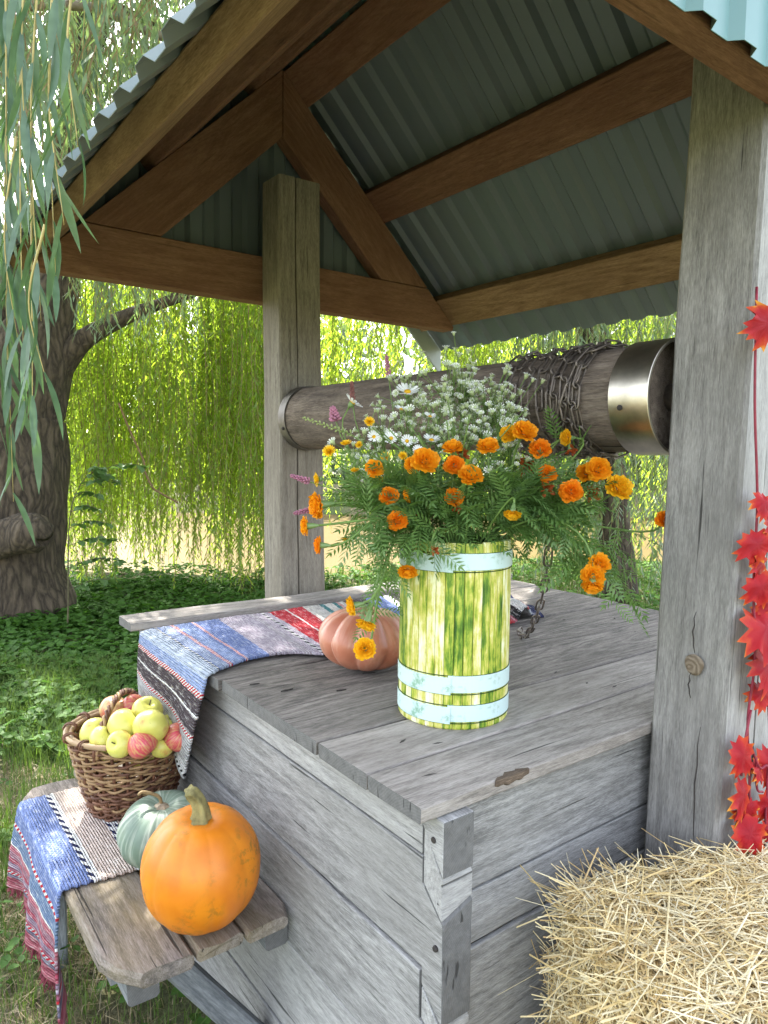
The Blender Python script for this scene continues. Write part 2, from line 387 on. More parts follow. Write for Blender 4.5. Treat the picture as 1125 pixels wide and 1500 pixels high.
def rows(n, s0, s1, l0, l1, top, bot, fn=None):
    """n strands at depth s0..s1 in front of the camera side, at bearing l/s between l0..l1"""
    out = []
    for _ in range(n):
        s = rng.uniform(s0, s1); q = rng.uniform(l0, l1)
        if fn and rng.uniform() > fn(q): continue
        x, y, _z = SL(s, q * s, 0); b = bot(q, s); out.append((x, y, rng.uniform(*top), b))
    return out

near_willow = thing('willow_tree', 'big old willow with thick dark furrowed trunk at the left of the well', 'tree', (.36, 6.1, 0))
STUB = [(0.18, 5.869, 0.702, 0.15), (0.246, 5.624, 0.753, 0.165), (0.373, 5.483, 0.793, 0.16), (0.468, 5.39, 0.825, 0.15), (0.501, 5.354, 0.837, 0.135), (0.505, 5.351, 0.837, 0.07)]
TRUNK = [(0.35, 6.083, -0.215, 0.60), (0.358, 6.099, -0.004, 0.574), (0.362, 6.131, 0.326, 0.507), (0.369, 6.171, 0.747, 0.495), (0.389, 6.207, 1.229, 0.507), (0.403, 6.234, 1.59, 0.485), (0.423, 6.245, 1.831, 0.495), (0.52, 6.199, 2.073, 0.447), (0.648, 6.135, 2.375, 0.332), (0.759, 6.09, 2.738, 0.229), (0.834, 6.065, 3.04, 0.185), (0.907, 6.075, 3.642, 0.165), (1.016, 6.089, 4.546, 0.143), (1.149, 6.085, 5.45, 0.121), (1.282, 6.081, 6.354, 0.091)]
bark_tube('trunk', TRUNK, near_willow, 56, .06)
bark_tube('limb', [(0.394, 6.3, 1.6, 0.362), (0.302, 6.399, 2.43, 0.272), (0.193, 6.576, 3.33, 0.229), (0.15, 6.681, 4.232, 0.181), (-.2, 6.9, 5.4, .14), (-.6, 7.0, 6.4, .09)], near_willow, 40)
bark_tube('limb', [(0.75, 6.05, 2.15, 0.15), (0.98, 5.89, 2.45, 0.095), (1.227, 5.724, 2.62, 0.07), (1.50, 5.54, 2.76, 0.05), (1.85, 5.30, 2.90, 0.030), (2.2, 5.05, 3.05, .014)], near_willow, 20)
bark_tube('limb', [(0.83, 6.0, 2.38, 0.054), (1.177, 5.758, 2.564, 0.042), (1.771, 5.349, 2.905, 0.03), (2.256, 4.99, 2.943, 0.018)], near_willow, 12)
bark_tube('branch_stub', STUB, near_willow, 24, .10)
tube('broken_branch', spline([(1.2, 5.6, 1.9), (1.286, 5.581, 1.664), (1.37, 5.48, 1.40), (1.378, 5.474, 1.305), (1.43, 5.42, 1.16), (1.481, 5.376, 1.114), (1.60, 5.28, 1.03)], 4), [.009] * 25, [plain('dry_brown_branch', (.16, .10, .045), .8, .3, 30)], near_willow, 6)
tube('branch', spline([(-.7, 3.7, 3.55), (-0.08, 3.236, 3.603), (0.263, 2.981, 3.622), (0.367, 2.9, 3.591), (0.457, 2.828, 3.553), (0.534, 2.765, 3.505), (.9, 2.5, 3.35)], 5), .022, [BRANCH], near_willow, 8)
for pts, r0 in (([(1.2, 5.9, 5.8), (1.189, 5.231, 5.366), (1.033, 5.279, 4.717), (0.924, 5.303, 4.177), (0.85, 5.278, 3.421)], .04), ([(1.1, 6.0, 5.0), (.9, 5.0, 5.0), (.75, 4.3, 4.7), (.7, 3.6, 4.6)], .05), ([(1.3, 6.1, 6.2), (1.5, 4.5, 6.4), (1.8, 3, 6.2), (2, 1.5, 5.8)], .07), ([(1.2, 6.1, 5.5), (2.6, 6.3, 5.4), (4, 6.6, 5.0)], .06), ([(-.5, 7, 6.2), (-1, 5.5, 6.5), (-.8, 3.8, 6.2)], .07)):
    P_ = spline(pts, 5); tube('limb', P_, [r0 * (1 - .7 * i / len(P_)) for i in range(len(P_))], [BARK], near_willow, 10)
botA = lambda q, s: 1.5 - (rng.uniform(700, 905) - 663) / 1035 * s + .02
def clumps(n, s0, s1, l0, l1, top, bot, r_=.13):
    # shoots hang in tresses: several from one twig, ending at about the same height
    out = []
    for x, y, zt, zb in rows(n, s0, s1, l0, l1, top, bot):
        for _ in range(rng.integers(4, 9)):
            out.append((x + rng.normal(0, r_), y + rng.normal(0, r_), zt + rng.uniform(-.3, .3), min(zt - .5, zb + abs(rng.normal(0, .28)))))
    return out
S1 = clumps(118, 6.6, 9.8, -.47, -.14, (2.9, 4.6), botA)
S1 += clumps(26, 6.9, 9.4, -.47, -.2, (2.4, 3.0), lambda q, s: rng.uniform(1.2, 2.2))
crown('crown', S1, near_willow, LEAF_W, .030, .108, .021, spread=.95, sway=.2)
crown('added_outer_crown', clumps(12, 9.5, 12, -.5, .1, (4.0, 5.5), lambda q, s: rng.uniform(2.0, 3.6), .3), near_willow, LEAF_W, .045, .14, .028, spread=1.0, sway=.25)  # extra strands behind the curtain, added to shade the ground before it
# the part of the crown that hangs over the left of the picture, and an unseen mass added over the well to shade it
S2 = rows(150, 3.6, 7.5, -.56, -.24, (3.2, 6.5), lambda q, s: max(2.2, 1.5 + (663 - rng.uniform(60, 420)) / 1035 * s))
S2 += rows(70, 5.0, 5.8, -.44, -.26, (2.75, 3.3), lambda q, s: 1.5 + (663 - rng.uniform(380, 520)) / 1035 * s)
S2 += rows(115, 2.75, 3.7, -.56, -.26, (3.3, 3.9), lambda q, s: max(1.5 + (663 - (385 if q < -.47 else 60 + (-.26 - q) * 1500)) / 1035 * s + .1, 1.5 + (663 - rng.uniform(120, 420)) / 1035 * s))
crown('hanging_foliage', S2, near_willow, LEAF_S, .035, .12, .019, spread=.8)
S3 = []
for _ in range(2300):
    a_ = rng.uniform(0, 6.28); q = math.sqrt(rng.uniform()) 
    x = .2 + 4.6 * q * math.cos(a_); y = 4.5 + 3.6 * q * math.sin(a_); zt = 7.6 - 2.6 * q * q + rng.uniform(-.8, .3)
    S3.append((x, y, zt, zt - rng.uniform(.5, 1.4)))
crown('upper_crown', S3, near_willow, LEAF_S, .045, .16, .034, spread=1.1, sway=.3)

# near hanging shoots: each shoot is a part, its long leaves sub-parts
def long_leaf(L, W, curl):
    V, F = [], []; n_ = 6
    for i in range(n_ + 1):
        u = i / n_; w_ = W * .5 * (math.sin(math.pi * min(1, u * .96 + .04)) ** .8) * (1 - .25 * u); zc = -curl * u * u * L
        V += [(u * L, -w_, zc + .18 * w_), (u * L, 0, zc), (u * L, w_, zc + .18 * w_)]
    for i in range(n_):
        b = 3 * i; F += [(b, b + 3, b + 4, b + 1), (b + 1, b + 4, b + 5, b + 2)]
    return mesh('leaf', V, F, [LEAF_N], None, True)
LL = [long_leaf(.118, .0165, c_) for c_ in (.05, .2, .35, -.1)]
YTWIG = plain('yellow_twig', (.42, .34, .12), .6, .25, 40)
FRONDS = [
    ((-0.403, 0.801, 2.488), (-0.434, 0.736, 1.650)),
    ((-0.388, 0.712, 2.470), (-0.422, 0.643, 1.569)),
    ((-0.388, 0.816, 2.503), (-0.431, 0.731, 1.394)),
    ((-0.389, 0.576, 2.350), (-0.413, 0.526, 1.714)),
    ((-0.398, 0.382, 2.244), (-0.413, 0.350, 1.830)),
    ((-0.406, 0.611, 1.976), (-0.422, 0.576, 1.531)),
    ((-0.413, 0.478, 1.861), (-0.421, 0.458, 1.606)),
    ((-0.394, 0.448, 2.300), (-0.414, 0.405, 1.750)),
    ((-0.396, 0.313, 2.190), (-0.405, 0.292, 1.925)),
    ((-0.419, 0.808, 2.436), (-0.457, 0.732, 1.454)),
    ((-0.391, 0.612, 2.446), (-0.412, 0.568, 1.882)),
    ((-0.410, 0.713, 2.078), (-0.423, 0.682, 1.697)),
    ((0.401, 2.779, 3.873), (0.352, 2.674, 2.539)),
    ((0.624, 3.011, 4.091), (0.585, 2.922, 2.982)),
    ((0.554, 2.531, 3.804), (0.533, 2.479, 3.157)),
    ((0.256, 2.488, 3.657), (0.220, 2.408, 2.646)),
    ((0.231, 2.630, 3.638), (0.193, 2.545, 2.564)),
]
nl = 0
for i, (a, b) in enumerate(FRONDS):
    near = i < 12 and i not in ()
    a, b = Vector(a), Vector(b); ln = (a - b).length
    mid = (a + b) / 2 + Vector((random.uniform(-.025, .015), random.uniform(-.02, .02), 0))
    P_ = spline([tuple(a), tuple(mid), tuple(b)], 8)
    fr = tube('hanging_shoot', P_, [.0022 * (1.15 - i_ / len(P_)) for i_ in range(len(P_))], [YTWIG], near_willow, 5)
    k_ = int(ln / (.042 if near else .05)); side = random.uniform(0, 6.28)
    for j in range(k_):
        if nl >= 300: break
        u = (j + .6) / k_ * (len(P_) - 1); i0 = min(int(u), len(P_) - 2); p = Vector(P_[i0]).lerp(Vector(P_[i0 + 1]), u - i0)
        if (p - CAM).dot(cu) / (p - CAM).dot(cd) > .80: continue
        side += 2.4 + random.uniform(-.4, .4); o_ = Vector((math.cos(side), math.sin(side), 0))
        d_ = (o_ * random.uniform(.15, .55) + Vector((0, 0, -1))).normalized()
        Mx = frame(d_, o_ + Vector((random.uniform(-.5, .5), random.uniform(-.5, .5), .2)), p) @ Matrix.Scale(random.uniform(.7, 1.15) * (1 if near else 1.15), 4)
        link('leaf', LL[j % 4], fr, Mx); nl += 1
print('near willow leaves', nl)

far_willow = thing('willow_tree', 'smaller leaning willow behind the lid at right, trunk veiled by its own shoots', 'tree', (5.49, 3.45, 0))
bark_tube('trunk', [(5.492, 3.431, -0.117, 0.25), (5.495, 3.451, 0.091, 0.209), (5.492, 3.505, 0.575, 0.181), (5.486, 3.567, 1.129, 0.167), (5.453, 3.651, 1.683, 0.167), (5.403, 3.777, 2.513, 0.153), (5.331, 3.934, 3.482, 0.139), (5.214, 4.153, 4.727, 0.111)], far_willow, 28)
for pts in ([(5.3, 3.9, 3.4), (4.6, 3.9, 4.2), (3.8, 4.2, 4.5)], [(5.2, 4.1, 4.6), (5.9, 3.3, 5.0), (6.6, 2.6, 4.8)], [(5.3, 3.9, 3.6), (5.9, 4.8, 4.4), (6.4, 5.6, 4.6)]):
    P_ = spline(pts, 5); tube('limb', P_, [.07 * (1 - .7 * i / len(P_)) for i in range(len(P_))], [BARK], far_willow, 10)
S4 = rows(70, 6.2, 7.0, .20, .40, (2.6, 4.2), lambda q, s: 1.5 - (rng.uniform(690, 900) - 663) / 1035 * s)
S4 += rows(45, 6.3, 7.4, -.02, .42, (2.4, 4.0), lambda q, s: 1.5 + (663 - rng.uniform(520, 690)) / 1035 * s)
crown('hanging_foliage', S4, far_willow, LEAF_S, .03, .115, .019, spread=.75)
S5 = clumps(50, 7.6, 10.5, .10, .44, (2.8, 4.8), lambda q, s: 1.5 - (rng.uniform(560, 850) - 663) / 1035 * s) + clumps(26, 7.6, 10.5, -.12, .12, (2.8, 4.8), lambda q, s: 1.5 - (rng.uniform(560, 790) - 663) / 1035 * s)
S5 += clumps(34, 7.4, 10.0, -.14, .44, (3.0, 4.8), lambda q, s: 1.5 + (663 - rng.uniform(500, 590)) / 1035 * s)
crown('crown', S5, far_willow, LEAF_W, .032, .11, .021, spread=.9, sway=.2)
S6 = []
for _ in range(500):
    a_ = rng.uniform(0, 6.28); q = math.sqrt(rng.uniform())
    x = 5.3 + 2.8 * q * math.cos(a_); y = 4.0 + 2.6 * q * math.sin(a_); zt = 6.2 - 1.8 * q * q + rng.uniform(-.6, .3)
    S6.append((x, y, zt, zt - rng.uniform(.5, 1.6)))
crown('upper_crown', S6, far_willow, LEAF_S, .05, .16, .032, spread=1.0, sway=.3)

# sapling with round leaves by the trunk
sap = thing('sapling', 'thin sapling with round dark leaves right of the thick trunk', 'plant', (.637, 5.106, 0))
STEM_D = plain('dark_stem', (.09, .08, .04), .8, .3, 40)
LEAF_R = leafmat('round_leaves', (.05, .12, .03), (.10, .19, .05), (.2, .36, .06), .35, 8)
main = spline([(0.62, 5.1, 0), (0.637, 5.106, 0.293), (0.655, 5.139, 0.724), (0.69, 5.147, 1.048), (0.785, 5.099, 1.265), (0.895, 5.022, 1.33)], 5)
sv = [tube_data(main, [.007 * (1.1 - .8 * i / len(main)) for i in range(len(main))], 5)]
rl = mesh('leaf', [(0, 0, 0), (.012, -.024, .004), (.036, -.026, .004), (.062, 0, -.004), (.036, .026, .004), (.012, .024, .004), (.03, 0, -.002)], [(0, 1, 6), (1, 2, 6), (2, 3, 6), (3, 4, 6), (4, 5, 6), (5, 0, 6)], [LEAF_R])
tips = []
for k_ in range(6, len(main), 2):
    b = Vector(main[k_]); az = rng.uniform(-1.2, 1.0) - .3; e = b + Vector((math.cos(az), math.sin(az) * .5, .1)) * rng.uniform(.15, .42); P_ = spline([tuple(b), tuple((b + e) / 2 + Vector((0, 0, .04))), tuple(e)], 4)
    sv.append(tube_data(P_, .003, 4)); tips += [Vector(p) for p in P_[2:]]
V, F = join(sv); wobj('stem', V, F, [STEM_D], sap, (0, 0, 1), True)
for p in tips:
    for q in (-1, 1):
        az = rng.uniform(0, 6.28); d_ = Vector((math.cos(az), math.sin(az), rng.uniform(-.8, .1)))
        link('leaf', rl, sap, frame(d_, (rng.uniform(-.5, .5), rng.uniform(-.5, .5), 1), p) @ Matrix.Scale(rng.uniform(.8, 1.5), 4))

# ------------------------------------------------------------------ ground cover and grass
GC = leafmat('ground_elder_leaves', (.03, .085, .012), (.065, .15, .022), (.12, .30, .03), .3, 6, .6, .02)
GR = leafmat('grass_blades', (.05, .10, .018), (.115, .17, .038), (.18, .31, .04), .33, 3, .6, .02)
DRY = leafmat('dry_grass', (.20, .16, .08), (.36, .29, .15), (.3, .25, .1), .2, 4)
def under_well(x, y): return -.0 < x < 1.6 and 0 < y < 1.5
def field(n, s0, s1, l0, l1, dens):
    out = []
    while len(out) < n:
        s = math.sqrt(rng.uniform(s0 * s0, s1 * s1)); q = rng.uniform(l0, l1); x, y, _ = SL(s, q * s, 0)
        if under_well(x, y) or rng.uniform() > dens(s, q, x, y): continue
        out.append((x, y, hgt(x, y)))
    return np.array(out)
def broad(P, size, mat, name, label):
    n = len(P); k = 3; hh = rng.uniform(.3, 1.0, n) * size * 2.4
    c_ = P + np.stack([rng.normal(0, .01, n), rng.normal(0, .01, n), hh], 1); a0 = rng.uniform(0, 6.28, n); VV, FF = [], []
    off = 0
    for j in range(k):
        a = a0 + j * 2.1 + rng.normal(0, .25, n); tl = rng.uniform(-.55, .25, n); L = size * rng.uniform(.7, 1.35, n)
        d = np.stack([np.cos(a) * np.cos(tl), np.sin(a) * np.cos(tl), np.sin(tl)], 1); s_ = np.stack([-np.sin(a), np.cos(a), rng.normal(0, .25, n)], 1); up = np.cross(d, s_)
        L_ = L[:, None]; w = .36 * L_; b = c_ + d * .006
        pts = np.stack([b, b + d * L_ * .3 + s_ * w + up * w * .3, b + d * L_ * .72 + s_ * w * .75 + up * w * .2, b + d * L_, b + d * L_ * .72 - s_ * w * .75 + up * w * .2, b + d * L_ * .3 - s_ * w + up * w * .3], 1)
        VV.append(pts.reshape(-1, 3)); i = np.arange(n)[:, None] * 6 + off
        FF += [i + np.array([0, 1, 2, 3]), i + np.array([0, 3, 4, 5])]; off += n * 6
    return tag(link(name, mesh(name, np.concatenate(VV), np.concatenate(FF), [mat])), label, None, None, 'stuff')
def blades(P, hmin, hmax, wd, mat, name, label, lean=.5):
    n = len(P); h = rng.uniform(hmin, hmax, n)[:, None]; a = rng.uniform(0, 6.28, n); o = np.stack([np.cos(a), np.sin(a), 0 * a], 1) * (lean * rng.uniform(.2, 1.5, n))[:, None]
    sd = np.stack([-np.sin(a), np.cos(a), 0 * a], 1) * wd; up = np.array([0, 0, 1.0])
    m = P + (up + o * .35) * h * .55; tp = P + (up * (1 - .25 * np.linalg.norm(o, axis=1)[:, None]) + o) * h
    V = np.stack([P - sd, P + sd, m + sd * .8, m - sd * .8, tp + sd * .1, tp - sd * .1], 1).reshape(-1, 3); i = np.arange(n)[:, None] * 6
    return tag(link(name, mesh(name, V, np.concatenate([i + np.array([0, 1, 2, 3]), i + np.array([3, 2, 4, 5])]), [mat])), label, None, None, 'stuff')
patch = lambda x, y, f, o: mnoise.noise(Vector((x * f + o, y * f, o)))
broad(field(7500, 3.2, 7.6, -.6, -.08, lambda s, q, x, y: (1 if s > 3.6 else .45) * (.35 + .9 * max(0, patch(x, y, 1.1, 3) + .35))), .052, GC, 'ground_cover', 'low green leafy ground cover under the willow')
broad(field(3200, 5.5, 9.4, -.5, .5, lambda s, q, x, y: 1), .06, GC, 'bank_plants', 'leafy green plants along the bright edge of the pond')
broad(field(130, 1.3, 3.0, -.62, -.2, lambda s, q, x, y: max(0, patch(x, y, 2.5, 8) + .2)), .035, GC, 'weeds', 'small weeds in the worn grass below the bench')
blades(field(9000, 1.2, 4.2, -.75, -.15, lambda s, q, x, y: max(.05, .5 + patch(x, y, 1.3, 5))), .03, .10, .0016, GR, 'grass', 'patchy green grass left of the bench')
blades(field(9000, 2.2, 4.6, -.62, -.38, lambda s, q, x, y: max(.0, .45 + patch(x, y, 1.5, 1))), .07, .20, .0022, GR, 'grass', 'longer bright grass at the left edge')
blades(field(12000, 1.2, 3.2, -.7, -.1, lambda s, q, x, y: max(.05, .5 + patch(x, y, 1.7, 9))), .02, .07, .0014, DRY, 'dry_grass', 'dry straw coloured grass below the bench', 1.5)
blades(field(9000, 5.6, 9.6, -.2, .55, lambda s, q, x, y: 1), .06, .22, .004, GR, 'bank_grass', 'bright grass on the pond bank behind the well')

# ------------------------------------------------------------------ the well: box, lid, posts, roof
well = thing('water_well', 'old timber well with plank lid, two grey posts and gabled metal roof', 'well', (.8, .72, 0))
YL = (0, 1, 0); XL = (1, 0, 0)
# left wall timbers (grain along y), dovetailed at the near corner
left = [
    [(1.40, .924), (-.015, .922), (-.015, .828), (.036, .896), (.036, .847), (1.40, .848)],
    [(1.40, .841), (.037, .841), (.037, .796), (-.014, .750), (-.016, .577), (.036, .622), (.036, .652), (1.40, .652)],
    [(1.40, .645), (.037, .645), (.037, .56), (-.013, .53), (-.014, .36), (.036, .40), (.036, .432), (1.40, .432)],
    [(1.40, .425), (.037, .425), (.037, .35), (-.014, .31), (-.014, .14), (.036, .18), (.036, .215), (1.40, .215)],
    [(1.40, .211), (-.012, .211), (-.012, -.06), (1.40, -.06)]]
for i, p in enumerate(left):
    w_ = prism('wall_timber', p, 0, .040 + (.0, .002, -.001, .003, 0)[i], .107, [W_GREY], well, YL, .0025)
    for y, z in (((.008, .884),) if i == 0 else ((-.0005, .705),) if i == 1 else ()):
        V, F = tube_data([(.046, y, z), (.0385, y, z), (.037, y, z)], [.0052, .0052, .004], 10)
        wobj('nail', V, F, [NAIL], w_, YL)
# front wall timbers (grain along x) with tails that show on the left face between the left timbers
fronts = [(.925, .758, .745), (.752, .657, .654), (.650, .432, .43), (.426, .215, .21), (.211, -.06, -.06)]
for i, (zt, zb, _z) in enumerate(fronts):
    prism('wall_timber', [(.111, zt), (1.50, zt), (1.50, zb), (.111, zb)], 1, .020 + (.0, .0015, -.001, .002, 0)[i], .085, [W_GREY], well, XL, .0022)
def tail(y0z, y1z, y1b, y0b, drop):
    # hexahedron: left face follows the dovetail, lower edge of the front face rises to the right
    a, b = .0415, .1085
    V = [(a, .034, y0z), (a, -.012, y1z), (a, -.012, y1b), (a, .034, y0b), (b, .034, y0z), (b, -.012, y1z - .008), (b, -.012, y1b + drop), (b, .034, y0b + drop)]
    wobj('dovetail', V, [(0, 1, 2, 3), (7, 6, 5, 4), (0, 4, 5, 1), (1, 5, 6, 2), (2, 6, 7, 3), (3, 7, 4, 0)], [W_GREY], well, XL, bevel=.002)
tail(.893, .825, .754, .799, .024); tail(.618, .572, .534, .563, .02); tail(.396, .355, .314, .353, .02); tail(.18, .135, .10, .11, .01)
# the lower log's own tail rises to the right under the front timber's
V = [(.0425, .033, .740), (.0425, -.0152, .740), (.1062, -.0152, .740), (.1062, .033, .740), (.0425, .033, .794), (.0425, -.0152, .7505), (.1062, -.0152, .7735), (.1062, .033, .800)]
wobj('dovetail', V, [(3, 2, 1, 0), (4, 5, 6, 7), (0, 1, 5, 4), (1, 2, 6, 5), (2, 3, 7, 6), (3, 0, 4, 7)], [W_END], well, YL, bevel=.0015)
for s_, zz in (('y', 1.40), ):
    for (zt, zb, _z) in fronts: prism('wall_timber', [(.04, zt), (1.56, zt), (1.56, zb), (.04, zb)], 1, 1.404, 1.47, [W_GREY], well, XL, .004)
for (zt, zb, _z) in fronts: prism('wall_timber', [(-.01, zt), (1.40, zt), (1.40, zb), (-.01, zb)], 0, 1.503, 1.57, [W_GREY], well, YL, .004)
# lid planks
lid = [(.000, .140, .004, .0), (.145, .303, .007, .0), (.309, .520, .003, .001), (.5245, .751, .008, -.001), (.757, .977, .002, .001), (.982, 1.165, .006, 0), (1.169, 1.31, .003, .001)]
lid_planks = []
for a, b, x0, dz in lid:
    o = timber('lid_plank', (x0, (a + b) / 2, .936 + dz), (1.603 + random.uniform(-.012, .004), (a + b) / 2, .936 + dz), b - a, .028, [W_LID], well, jit=.0012 if a > 0 else .0024, ch=.003, seg=.06, endjit=.006)
    lid_planks.append((a, b, o))
for x, y in [(.66, .591), (.141, .218), (.19, .172), (.414, .384), (.498, .368), (.205, .528), (.157, .403), (.102, .6), (.042, .435), (.72, .233), (.754, .179), (.768, .366), (.722, .33), (1.363, .609), (1.258, .46), (.291, .36), (.331, .596), (.733, .464), (.06, .68), (.09, .08), (1.45, .62), (1.2, .69)]:
    o = next(o for a, b, o in lid_planks if a <= y <= b); an = random.uniform(-.6, .6); l_ = random.choice((.005, .006, .012, .016))
    V = [(x + math.cos(an + q) * (l_ if q in (0, math.pi) else .0028), y + math.sin(an + q) * (l_ if q in (0, math.pi) else .0028), .9508) for q in (0, math.pi / 2, math.pi, 3 * math.pi / 2)]
    wobj('nail', V + [(v[0], v[1], .944) for v in V], [(0, 1, 2, 3), (0, 4, 5, 1), (1, 5, 6, 2), (2, 6, 7, 3), (3, 7, 4, 0)], [NAIL], o)
V, F = [], []
for i in range(9):   # split place on the front edge of the first plank
    u = i / 8; x = .165 + .085 * u; d_ = .0055 * math.sin(math.pi * u) * (1 + .5 * math.sin(u * 19)) + .0005
    V += [(x, -.0028 - .3 * d_, .9508), (x + random.uniform(-.005, .005), d_ * 1.6, .9512), (x, -.003 - .4 * d_, .944 - .9 * d_), (x + .003, .004, .932)]
for i in range(8): b = 4 * i; F += [(b, b + 4, b + 5, b + 1), (b + 2, b + 6, b + 4, b), (b + 3, b + 7, b + 6, b + 2)]
F += [(0, 1, 3, 2), (32, 34, 35, 33)]
wobj('split_scar', V, F, [W_SPLIT], lid_planks[0][2], bevel=.001)
timber('back_board', (-.030, 1.378, .9635), (1.612, 1.37, .9635), .125, .026, [W_LID], well, jit=.0015, ch=.004, endjit=.006)
# posts; the far one has a deep drying crack down its front face
def sec(w, h, crack=None):
    a, b, c_ = w / 2, h / 2, .007
    s_ = [(-a + c_, -b), (a - c_, -b), (a, -b + c_), (a, b - c_), (a - c_, b), (-a + c_, b), (-a, b - c_), (-a, -b + c_)]
    if crack is not None: s_ = s_[:1] + [(crack - .0035, -b), (crack - .001, -b + .03), (crack + .0035, -b)] + s_[1:]
    return s_
def post(p0, p1, w, h, taper, crack, mat):
    # local x up the post, local y along -world x, local z along world y
    return timber('post', p0, p1, w, h, [mat], well, (0, 1, 0), .002, seg=.09, taper=taper, section=sec(w, h, crack))
W_POST2 = wood('brownish_post_wood', (.105, .095, .08), (.245, .222, .188), (.36, .335, .29), g=1.3, bump=.6, crack=.5, stain=(.17, .145, .115), rings=.2)
W_POST_LIT = wood('lit_post_face', (.19, .188, .185), (.37, .366, .36), (.52, .516, .51), g=1.3, bump=.6, crack=.7, stain=(.23, .225, .22), rings=.2)
near_post = post((.690, -.0785, -.1), (.762, -.0785, 2.5), .20, .153, 1.0, .02, W_POST)
near_post.data.materials.append(W_POST_LIT)   # front face in a paler copy: sky light painted into its colour
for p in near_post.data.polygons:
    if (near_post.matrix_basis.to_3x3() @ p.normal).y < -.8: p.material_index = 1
far_post = post((.710, 1.614, -.1), (.680, 1.617, 2.50), .206, .16, .83, -.022, W_POST2)
t = NT('wood_knot'); c = t.coord(); rr = t.n('VectorMath', {0: t.n('VectorMath', {0: c, 1: t.n('TexNoise', {'Vector': c, 'Scale': 40}).outputs[1]}, operation='ADD').outputs[0]}, operation='LENGTH').outputs['Value']
kn = t.math('MULTIPLY_ADD', t.math('SINE', t.math('MULTIPLY', t.n('VectorMath', {0: t.n('VectorMath', {0: t.n('TexCoord').outputs['Object'], 1: t.vmul(t.n('TexNoise', {'Vector': c, 'Scale': 70, 'Detail': 3}).outputs[1], (.012, .012, .012))}, operation='ADD').outputs[0]}, operation='LENGTH').outputs['Value'], 700)), .5, .5)
KNOT = t.P(Base_Color=t.mix(t.math('MULTIPLY', kn, t.noise(c, 90, 3)), (.12, .09, .06), (.30, .25, .19)), Roughness=.9, Normal=t.bump(kn, .5, .002))
V, F = [], []
for r_, x in ((.0195, .001), (.017, -.0035), (.011, -.005), (.004, -.0035)):
    for j in range(18):
        a = j * math.tau / 18; V.append((.6165 + x, -.091 + math.cos(a) * r_ * (1 + .08 * math.sin(3 * a)), 1.095 + math.sin(a) * r_ * 1.08))
for i in range(3):
    for j in range(18): F.append((i * 18 + j, i * 18 + (j + 1) % 18, i * 18 + 18 + (j + 1) % 18, i * 18 + 18 + j))
F.append(tuple(54 + j for j in range(18)))
wobj('knot', V, F, [KNOT], near_post, (0, 0, 1), True)
for z0, z1, y0 in ((1.12, 1.20, -.093), (1.03, 1.08, -.091), (.75, .98, -.117)):
    P_ = [(.6115 + .028 * (z0 + (z1 - z0) * u - 1.06), y0 + .003 * math.sin(u * 4) + .006 * u + .0015 * math.sin(u * 17), z0 + (z1 - z0) * u) for u in np.linspace(0, 1, 7)]
    tube('crack', P_, [.0006, .0012, .0014, .0015, .0013, .001, .0005], [NAIL], near_post, 4)

# roof trusses
RX, RZ, RS = .693, 2.95, .96
rl_ = lambda x, off=0: RZ + off - RS * abs(x - RX)
def truss(y0, y1, zb=2.068):
    prism('tie_beam', [(-.200, zb), (1.586, zb), (1.594 if zb < 2.08 else 1.560, zb + .017), (1.432, 2.238), (-.046, 2.238), (-.208 if zb < 2.08 else -.174, zb + .017)], 1, y0, y1, [W_BROWN], well, XL, .003)
    for sg in (1, -1):
        q = [(RX + sg * .0012, 2.948), (RX + sg * .739, 2.241), (RX + sg * .478, 2.241), (RX + sg * .0012, 2.700)]
        prism('rafter', q, 1, y0 + .002, y1 - .002, [W_BROWN], well, (sg * .72, 0, -.69), .003)
truss(1.70, 1.765); truss(-.215, -.159, 2.12)
sn = 1 / math.hypot(1, RS)
for sg in (1, -1):
    s_ = Vector((sg * sn, 0, -RS * sn)); n_ = Vector((sg * RS * sn, 0, sn))
    for x, mat in ((1.536, W_OCHRE), (1.135, W_BROWN), (.752, W_BROWN)):
        x_ = RX + sg * (x - RX); c_ = Vector((x_, 0, rl_(x_))) + n_ * .0262
        timber('purlin', c_ + Vector((0, -.40, 0)), c_ + Vector((0, 1.93, 0)), .143, .05, [W_BROWN if (sg < 0 and x < 1.5) else mat], well, n_, .0012, .003, .12)
